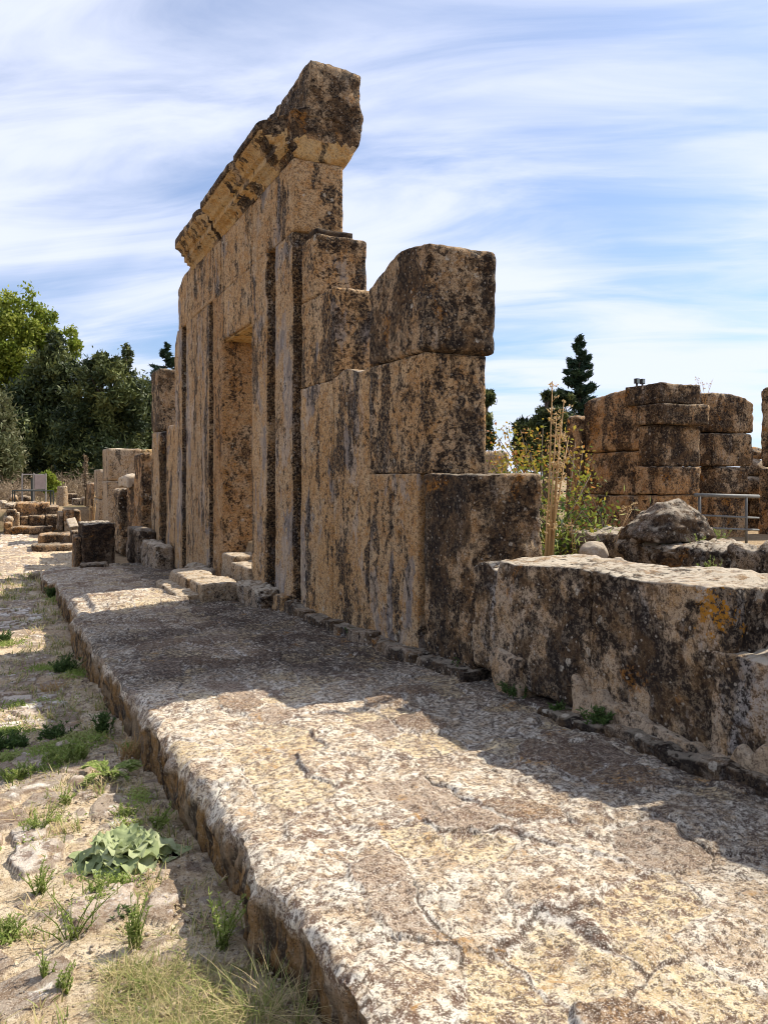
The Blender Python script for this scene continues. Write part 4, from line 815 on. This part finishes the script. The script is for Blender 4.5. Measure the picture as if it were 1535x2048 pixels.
def dry_stalk(name, base, tops, label, cat='dry plant', group=None, heads=14, r=.005, mat='straw', hs=.012, seed=1):
    t = empty(name, base, label, cat, group); g = random.Random(seed); gs = []; hp = []
    for (u, v, y_) in tops:
        e_ = Vector(L3(u, v, y_)); b = Vector(base)+Vector((g.uniform(-.03, .03), g.uniform(-.03, .03), 0)); m_ = b.lerp(e_, .5)+Vector((g.uniform(-.015, .015),)*3)
        gs.append(tube_geo([b, m_, e_], [r, r*.8, r*.35], 6))
        for k_ in range(heads):
            t_ = .55+.45*g.random(); q = m_.lerp(e_, t_*2-1); o_ = q+Vector((g.uniform(-.05, .05), g.uniform(-.05, .05), g.uniform(0, .07)))*(1.3-t_)*1.6; gs.append(tube_geo([q, o_], [r*.3, r*.2], 4)); hp.append(o_)
    link_mesh('stems', *merge(gs), M[mat], t)
    c = np.array([tuple(q) for q in hp for _ in range(5)]); gg = np.random.RandomState(seed); c = c+gg.normal(size=c.shape)*hs*.7; D = unit(gg.normal(size=c.shape)); quads(c, D*hs, unit(np.cross(D, gg.normal(size=c.shape)))*hs*.5, gg.rand(len(c)), 'foliage', mat, t); return t
b = L3(1096, 1128, 4.10); dry_stalk('dry_stalk', (b[0], 4.10, .75), [(1104, 762, 4.2), (1127, 800, 4.2), (1118, 870, 4.15), (1112, 830, 4.15), (1135, 880, 4.2), (1121, 845, 4.2)], 'tall golden dead stalks standing behind the parapet', group='dead plant stalks', seed=3, r=.008)
b = L3(1090, 1120, 4.12); dry_stalk('dry_stalk', (b[0], 4.12, .75), [(1104, 1000, 4.15), (1112, 990, 4.2), (1098, 960, 4.2), (1093, 1010, 4.1)], 'short dead stalks at the foot of the tall golden ones', group='dead plant stalks', seed=4, heads=8)
for j, (u0, v0, u1, v1, lab) in enumerate(((1225, 1085, 1272, 1005, 'straight pale dead stems leaning right beside the boulder'), (1150, 1110, 1140, 1035, 'single thin dead stem left of the white rounded stone'))):
    b = L3(u0, v0, 4.4); dry_stalk('dry_stalk', (b[0], 4.4, b[2]), [(u1, v1, 4.5), (u1-14*(j == 0), v1+12, 4.45)], lab, group='dead plant stalks', seed=6+j, heads=3, r=.003)
b = L3(172, 975, 33); dry_stalk('dry_stalk', (b[0], 33, .1), [(172, 913, 33), (170, 950, 33)], 'tall dark dead flower spike before the trees, left of the piers', group='dead plant stalks', seed=9, heads=60, r=.05, mat='scrub', hs=.05)
b = L3(184, 1040, 24); dry_stalk('dry_stalk', (b[0], 24, -.5), [(189, 985, 24), (180, 1000, 24), (193, 1000, 24)], 'golden dead stalk before the brown pier', group='dead plant stalks', seed=10, heads=6, r=.02, hs=.02)
b = L3(1408, 788, 8.2); dry_stalk('dry_stalk', (b[0], 8.2, 2.45), [(1425, 757, 8.2), (1392, 755, 8.2), (1402, 760, 8.2)], 'bare twiggy dead weed on top of the ruined pier', group='dead plant stalks', seed=11, heads=6, r=.004, hs=.01)

def blades(name, base, n, h, spread, wd, mat, seed, parent=None, bend=.5, rad=.04, dens=None):
    g = np.random.RandomState(seed); V = []; F = []; R_ = []
    bx, by, bz = base
    for i in range(n):
        a = g.uniform(0, 6.283); lean = g.uniform(.05, 1)*spread; hh = h*g.uniform(.45, 1.1); rr = rad*math.sqrt(g.rand()); a2 = g.uniform(0, 6.283)
        p0 = np.array([bx+rr*math.cos(a2), by+rr*math.sin(a2), bz]); d = np.array([math.cos(a), math.sin(a), 0]); sd = np.array([-d[1], d[0], 0])*wd*.5*g.uniform(.6, 1.3); o = len(V)
        for k_, t_ in enumerate((0, .35, .7, 1.0)):
            p = p0+d*lean*hh*(t_+bend*t_*t_)+np.array([0, 0, hh*(t_-.35*bend*lean*t_*t_)]); w_ = (1, .9, .6, .08)[k_]; V.append(p-sd*w_); V.append(p+sd*w_)
        r0 = g.rand()
        for k_ in range(3): F.append((o+2*k_, o+2*k_+1, o+2*k_+3, o+2*k_+2)); R_.append(r0)
    return link_mesh(name, np.array(V), np.array(F), M[mat], parent, smooth=False, fattrs={'rnd': np.array(R_)})
def stemweed(name, loc, n, h, mat, seed, label, cat='weed', group=None, leaf=.012, spread=.5, nl=14, flower=None):
    t = empty(name, loc, label, cat, group); g = random.Random(seed); gs = []; c = []; D = []; n = int(n*1.9); leaf = leaf*.78; h = h*.85; nl = int(nl*1.5)
    for i in range(n):
        a = g.uniform(0, 6.283); l = g.uniform(.1, 1.5)*spread; hh = h*g.uniform(.35, 1.15); b = Vector(loc)+Vector((g.gauss(0, .004+.0008*n*min(spread, 1)), g.gauss(0, .004+.0007*n*min(spread, 1)), -.01)); d = Vector((math.cos(a), math.sin(a), 0))
        m_ = b+d*l*hh*.35+Vector((0, 0, hh*.5)); e_ = b+d*l*hh*.9+Vector((0, 0, hh)); gs.append(tube_geo([b, m_, e_], [.0022, .0018, .001], 4))
        for k_ in range(nl):
            t_ = g.random(); q = b.lerp(m_, t_*2) if t_ < .5 else m_.lerp(e_, t_*2-1); dd = Vector((g.uniform(-1, 1), g.uniform(-1, 1), g.uniform(.1, 1))).normalized(); c.append(q+dd*leaf*.7); D.append(dd)
    link_mesh('stems', *merge(gs), M[mat if flower is None else 'weed'], t); c = np.array([tuple(x) for x in c]); D = np.array([tuple(x) for x in D]); gg = np.random.RandomState(seed); s = leaf*gg.uniform(.5, 1.6, (len(c), 1))
    quads(c, D*s, unit(np.cross(D, gg.normal(size=c.shape)))*s*.24, gg.rand(len(c)), 'leaves', mat, t); return t
def on_path(u, v):
    z = -.2
    for _ in range(40):
        Z = FPX*(EYE-z)/(v-950); X = (u-767.5)*Z/FPX; c_, s_ = math.cos(R(HEAD)), math.sin(R(HEAD)); x_, y_ = X*c_+Z*s_, Z*c_-X*s_; z = .5*z+.5*float(zpath(max(y_, 0)))
    return x_, y_, z
def on_pav(u, v):
    z = 0
    for _ in range(40):
        Z = FPX*(EYE-z)/(v-950); X = (u-767.5)*Z/FPX; c_, s_ = math.cos(R(HEAD)), math.sin(R(HEAD)); x_, y_ = X*c_+Z*s_, Z*c_-X*s_; z = .5*z+.5*float(zpav(max(y_, 0)))
    return x_, y_, z
# sage rosette
rx, ry, rz = on_path(250, 1722); ro = empty('sage_rosette', (rx, ry, rz), 'broad rosette of crinkled sage-green leaves on the path beside the kerb', 'plant')
g = np.random.RandomState(12)
for i in range(34):
    a = i*2.39996+g.uniform(-.2, .2); f = i/34; L = .255-.12*f+g.uniform(-.02, .02); tilt = .12+.85*f; nu, nv = 14, 8; u_ = np.linspace(0, 1, nu); v_ = np.linspace(-1, 1, nv+1); V = []
    for uu in u_:
        wd = .062*(1-.25*f)*math.sin(math.pi*min(1, uu*.92+.06))**.55*(1+.22*math.sin(uu*26+i)); 
        for vv in v_:
            r_ = L*uu; zc = math.sin(tilt)*r_*1.0-.55*L*uu**2.6*(1-.3*f)+.018; side = vv*wd
            zc += .016*abs(vv)**1.5*math.sin(uu*19+i*2+vv*2)+.014*abs(vv)
            V.append((rx+math.cos(a)*r_*math.cos(tilt)-math.sin(a)*side, ry+math.sin(a)*r_*math.cos(tilt)+math.cos(a)*side, rz+max(.008, zc)+.006))
    V = np.array(V); ix = np.arange(nu*(nv+1)).reshape(nu, nv+1); F = np.stack([ix[:-1, :-1].ravel(), ix[1:, :-1].ravel(), ix[1:, 1:].ravel(), ix[:-1, 1:].ravel()], 1)
    link_mesh('leaf', V, F, M['sage'], ro, fattrs={'rnd': np.clip(g.rand()*.7+.3*g.rand(len(F)), 0, 1)})
# pale spiky rosette further up
x_, y_, z_ = on_path(215, 1560); t = empty('thistle_rosette', (x_, y_, z_), 'flat pale green jagged-leaved rosette just beyond the sage one', 'plant')
g = np.random.RandomState(13); c, D = [], []
for i in range(16):
    a = g.uniform(0, 6.283); L = g.uniform(.10, .19)
    for s in np.linspace(.1, 1, 16):
        for sd in (-1, 0, 1):
            aa = a+sd*.9; c.append((x_+math.cos(a)*L*s, y_+math.sin(a)*L*s, z_+.015+.05*math.sin(s*2.6))); D.append((math.cos(aa), math.sin(aa), .25))
c = np.array(c); D = unit(np.array(D)); c += D*.008; quads(c, D*.020, unit(np.cross(D, np.array([[0, 0, 1.0]])+g.normal(size=D.shape)*.3))*.008, g.rand(len(c)), 'leaves', 'weed', t)
WG = 'weeds along the path and kerb'
for i, (u, v, n, h, mat, lab, sp, leaf, nl) in enumerate([
    (445, 1895, 7, .20, 'weed', 'tall flowering weed with two upright spikes in the kerb shadow', .7, .012, 26),
    (20, 1500, 26, .10, 'darkweed', 'dark leafy weed clump at the left edge, halfway up the path', .9, .022, 20),
    (115, 1530, 26, .11, 'weed', 'bright green weed clump around a white stone', .8, .014, 22),
    (30, 1560, 20, .09, 'weed', 'bright green weed patch at the left edge below the dark clump', .9, .013, 18),
    (150, 1520, 24, .12, 'weed', 'bright green weed right of the white stone', .8, .014, 20),
    (185, 1300, 22, .30, 'darkweed', 'tall bushy weed rising against the kerb at the lit strip', .55, .020, 30),
    (130, 1345, 30, .16, 'darkweed', 'dark trailing weed clump in shade beside the kerb', 1.0, .020, 18),
    (110, 1480, 26, .10, 'darkweed', 'low dark weed in the shaded hollow of the path', 1.0, .018, 18),
    (205, 1470, 18, .17, 'darkweed', 'shaded weed growing in the corner under the kerb', .5, .018, 20),
    (10, 1285, 20, .14, 'darkweed', 'dark weed at the left edge in the second strip of shade', .9, .02, 16),
    (105, 1195, 26, .20, 'darkweed', 'dark weed at the first corner of the far kerb', .7, .026, 20),
    (80, 1790, 9, .13, 'weed', 'small thin weed left of the sage rosette', .5, .011, 16),
    (200, 1800, 16, .09, 'weed', 'feathery green weed below the sage rosette', .9, .010, 22),
    (75, 1665, 12, .10, 'weed', 'sparse yellow-green weed above left of the sage rosette', .9, .010, 16),
    (235, 1710, 16, .10, 'weed', 'green weed tucked against the left side of the sage rosette', .6, .012, 18),
    (320, 1655, 8, .10, 'weed', 'weed in the kerb shadow above the sage rosette', .8, .012, 16),
    (130, 1610, 10, .08, 'weed', 'small weed midway between the thistle rosette and the left edge', .7, .010, 16),
    (250, 1635, 12, .07, 'weed', 'low weed just above the sage rosette', .9, .010, 14),
    (95, 1960, 6, .10, 'weed', 'little upright weed near the bottom left of the path', .4, .009, 18),
    (128, 1985, 7, .09, 'weed', 'twin of the little upright weed, a step to its right', .4, .009, 18),
    (15, 1880, 14, .08, 'weed', 'green weed at the left edge near the bottom', .8, .011, 16),
    (145, 1880, 9, .20, 'weed', 'spindly tall weed with bent stems left of the grass', .9, .010, 12),
    (270, 1900, 9, .20, 'weed', 'upright stemmed weed rising from the back of the grass', .3, .011, 24),
    (250, 1840, 8, .05, 'darkweed', 'tiny dark weed above the grass patch', .9, .010, 14)]):
    x_, y_, z_ = on_path(u, v); stemweed('weed', (x_, y_, z_+.01), n, h, mat, 400+i, lab, group=WG, leaf=leaf, spread=sp, nl=nl)
x_, y_, z_ = on_path(262, 1515); stemweed('dry_weed', (x_, y_, z_), 26, .17, 'straw', 440, 'dry straw-coloured weed tuft against the kerb', group=WG, leaf=.008, spread=.7, nl=10)
x_, y_, z_ = on_path(45, 1160); stemweed('dry_weed', (x_+.2, y_, z_), 30, .14, 'scrub', 441, 'brown dried weed in the far part of the path', group=WG, leaf=.02, spread=1.2, nl=8)
x_, y_, z_ = on_path(100, 1385); stemweed('dry_weed', (x_, y_, z_), 26, .10, 'straw', 442, 'low dry grass tuft in the lit strip below the shaded weeds', group=WG, leaf=.012, spread=1.1, nl=8)
for i, (u, v, n, h, lab, sp) in enumerate([(945, 1345, 30, .10, 'leafy dark weed at the foot of the low block', .9), (1205, 1465, 22, .13, 'broad-leaved dark weed growing from the ledge under the parapet', .7), (1035, 1395, 24, .07, 'straggly weed creeping from the hollow under the parapet', 1.6), (1115, 1435, 14, .06, 'small weed in the hollow under the cracked parapet stone', .8), (575, 1222, 22, .10, 'dark weed under the pale pilaster', .6), (700, 1275, 12, .07, 'tiny weed on the ledge under the stepped wall', .7), (360, 1130, 36, .20, 'dark green weed heap left of the doorway steps', 1.0), (480, 1195, 12, .08, 'small weed between the step stones and the grey stone', .7), (215, 1118, 26, .18, 'weeds at the foot of the big dark cube block', .9), (455, 1140, 14, .08, 'small weed beneath the door sill', .7)]):
    x_, y_, z_ = on_pav(u, v); z_ += .03 if i not in (6, 9) else .03; stemweed('weed', (x_, y_, z_), n, h, 'darkweed', 450+i, lab, group='weeds at the foot of the wall', leaf=(.018 if i in (1,) else .013)+.004*(y_ > 8), spread=sp, nl=20)
for (u, v, Y, h, lab) in ((1395, 1110, 3.9, .17, 'pale flowering weed in front of the boulder'), (1420, 1165, 3.5, .2, 'bright green stringy weed hanging before the inner wall'), (1440, 1090, 4.4, .16, 'grassy weed right of the boulder')):
    a = L3(u, v, Y); stemweed('weed', a, 9, h, 'weed', int(u), lab, group='weeds behind the parapet', leaf=.010, spread=.5, nl=24)
# the grass patch at the bottom of the path and scattered small grass
g = np.random.RandomState(21); o = None; Vs, Fs, Rs = [], [], []; off = 0
def add_blades(cx_, cy_, n, h, spread, rad, seed, wd=.0022):
    global off
    gg = np.random.RandomState(seed); a = gg.uniform(0, 6.283, n); lean = gg.uniform(.1, 1, n)*spread; hh = h*gg.uniform(.4, 1.1, n); rr = rad*np.sqrt(gg.rand(n)); a2 = gg.uniform(0, 6.283, n)
    px = cx_+rr*np.cos(a2); py = cy_+rr*np.sin(a2); px = np.minimum(px, kerbx(py)-.02); p0 = np.stack([px, py, zpath(py)], 1); d = np.stack([np.cos(a), np.sin(a), a*0], 1); sd = np.stack([-d[:, 1], d[:, 0], a*0], 1)*wd*.5
    rows = []
    for t_, w_ in ((0, 1), (.4, .9), (.75, .6), (1, .1)):
        p = p0+d*(lean*hh*(t_+.6*t_*t_))[:, None]; p[:, 2] += hh*(t_-.4*lean*t_*t_); rows += [p-sd*w_, p+sd*w_]
    V = np.stack(rows, 1).reshape(-1, 3); q = np.array([[0, 1, 3, 2], [2, 3, 5, 4], [4, 5, 7, 6]]); F = (np.arange(n)[:, None, None]*8+q[None]).reshape(-1, 4)+off
    Vs.append(V); Fs.append(F); Rs.append(np.repeat(gg.rand(n), 3)); off += len(V)
for i, (u, v, n, h, rad) in enumerate([(330, 2040, 380, .06, .15), (260, 2010, 220, .07, .10), (420, 2030, 240, .05, .11), (370, 1960, 300, .05, .09), (300, 1960, 200, .06, .07), (240, 1950, 140, .07, .05), (450, 1960, 90, .05, .06), (300, 2110, 460, .07, .14), (420, 2120, 380, .07, .12), (350, 1920, 90, .04, .06), (260, 1880, 50, .07, .03), (390, 1900, 60, .06, .04), (520, 2040, 120, .16, .07), (600, 2050, 60, .15, .04)]):
    x_, y_, z_ = on_path(u, v); add_blades(x_, y_, n, h, 1.3, rad, 500+i); add_blades(x_, y_, n//3, h*.7, 1.6, rad*1.1, 560+i, .0016)
V = np.concatenate(Vs); F = np.concatenate(Fs); o = link_mesh('grass', V, F, M['grass'], smooth=False, fattrs={'rnd': np.concatenate(Rs)}); tag(o, 'half-dry green grass patch at the bottom of the path', 'grass', kind='stuff')
Vs, Fs, Rs = [], [], []; off = 0; g = random.Random(31)
for i in range(420):
    y_ = 1.5+16*g.random()**1.7; x_ = kerbx(np.array([y_]))[0]-.04-abs(g.gauss(0, .35+.05*y_)); add_blades(x_, y_, g.randint(8, 30), g.uniform(.025, .07)+.004*y_, 1.1, g.uniform(.02, .06)+.006*y_, 600+i, .003+.0006*y_)
V = np.concatenate(Vs); F = np.concatenate(Fs); o = link_mesh('sparse_grass', V, F, M['grass'], smooth=False, fattrs={'rnd': np.concatenate(Rs)}); tag(o, 'sparse little grass sprouts scattered over the path', 'grass', kind='stuff')
# low mats of creeping green leaves between the stones
gg = np.random.RandomState(77); cs = []; 
for (u, v, rx_, ry_, n_) in [(120, 1500, .17, .10, 2600), (20, 1470, .16, .10, 1800), (25, 1520, .14, .08, 1500), (150, 1480, .12, .08, 1200), (100, 1340, .2, .18, 1800), (150, 1350, .12, .2, 1500), (15, 1290, .18, .14, 1100), (190, 1480, .08, .16, 1000), (60, 1550, .16, .05, 1200), (230, 1770, .12, .05, 700), (190, 1760, .06, .1, 500), (90, 1650, .10, .04, 700), (30, 1700, .12, .04, 400), (0, 1890, .08, .03, 500), (110, 1200, .14, .3, 900), (60, 1410, .3, .12, 900), (280, 1600, .06, .10, 500), (260, 1650, .05, .07, 500), (190, 1815, .07, .03, 600), (260, 1500, .05, .08, 400)]:
    x_, y_, z_ = on_path(u, v); p = np.stack([x_+gg.normal(size=n_)*rx_*.5, y_+gg.normal(size=n_)*ry_*.6, np.zeros(n_)], 1); kp = vn(p*14, 3)+vn(p*40, 5)*.5 > -.15; p = p[kp]; p[:, 0] = np.minimum(p[:, 0], kerbx(p[:, 1])-.015); p[:, 2] = zpath(p[:, 1])+.012+np.abs(gg.normal(size=len(p)))*.014; cs.append(p)
c = np.concatenate(cs); D = unit(gg.normal(size=c.shape)*np.array([1, 1, .5])+np.array([0, 0, .5])); s_ = gg.uniform(.004, .011, (len(c), 1))*(1+.10*c[:, 1:2])/1.4; rn = np.clip(.5+.5*vn(c*5, 8)+gg.normal(size=len(c))*.15, 0, 1)
o = quads(c, D*s_, unit(np.cross(D, gg.normal(size=c.shape)))*s_*.5, rn, 'ground_cover', 'weed'); tag(o, 'low green creeping weeds matted between the path stones', 'ground cover', kind='stuff')
# pebbles
import bmesh
bm = bmesh.new(); bmesh.ops.create_icosphere(bm, subdivisions=1, radius=1); PV = np.array([v.co[:] for v in bm.verts]); PF = np.array([[v.index for v in f.verts] for f in bm.faces]); bm.free()
g = np.random.RandomState(41); n = 4200; y_ = 1.5+9*g.rand(n)**1.7; x_ = kerbx(y_)-.03-np.abs(g.normal(size=n))*.35; s = .0035+.008*g.rand(n)**4; Vp = (PV[None]*s[:, None, None]*g.uniform(.6, 1.3, (n, 12, 3))*np.array([1, 1, .6]))+np.stack([x_, y_, zpath(y_)+.012], 1)[:, None]
o = link_mesh('pebbles', Vp.reshape(-1, 3), (PF[None]+np.arange(n)[:, None, None]*12).reshape(-1, 3), M['whitestone']); tag(o, 'small loose pebbles and grit on the path', 'pebbles', kind='stuff')
x_, y_, z_ = on_path(128, 1500); V, F = rock_geo((x_, y_, z_+.03), (.055, .04, .03), 61, 3, .15); o = link_mesh('white_stone', V, F, M['whitestone']); loc_origin(o, (x_, y_, z_)); tag(o, 'white stone lying among bright green weeds on the path', 'stone')
for i, (u, v, a, b_, lab) in enumerate([(1080, 1395, .06, .05, 'grey angular stone wedged in the hollow under the parapet'), (1115, 1410, .045, .03, 'small brown stone beside the grey one under the parapet')]):
    x_, y_, z_ = on_pav(u, v); V, F = rock_geo((x_+.03, y_, z_+.05), (a*.8, a, b_*1.2), 70+i, 3, .2); o = link_mesh('loose_stone', V, F, M['rock']); loc_origin(o, (x_+.03, y_, z_)); tag(o, lab, 'stone', 'loose stones under the parapet')
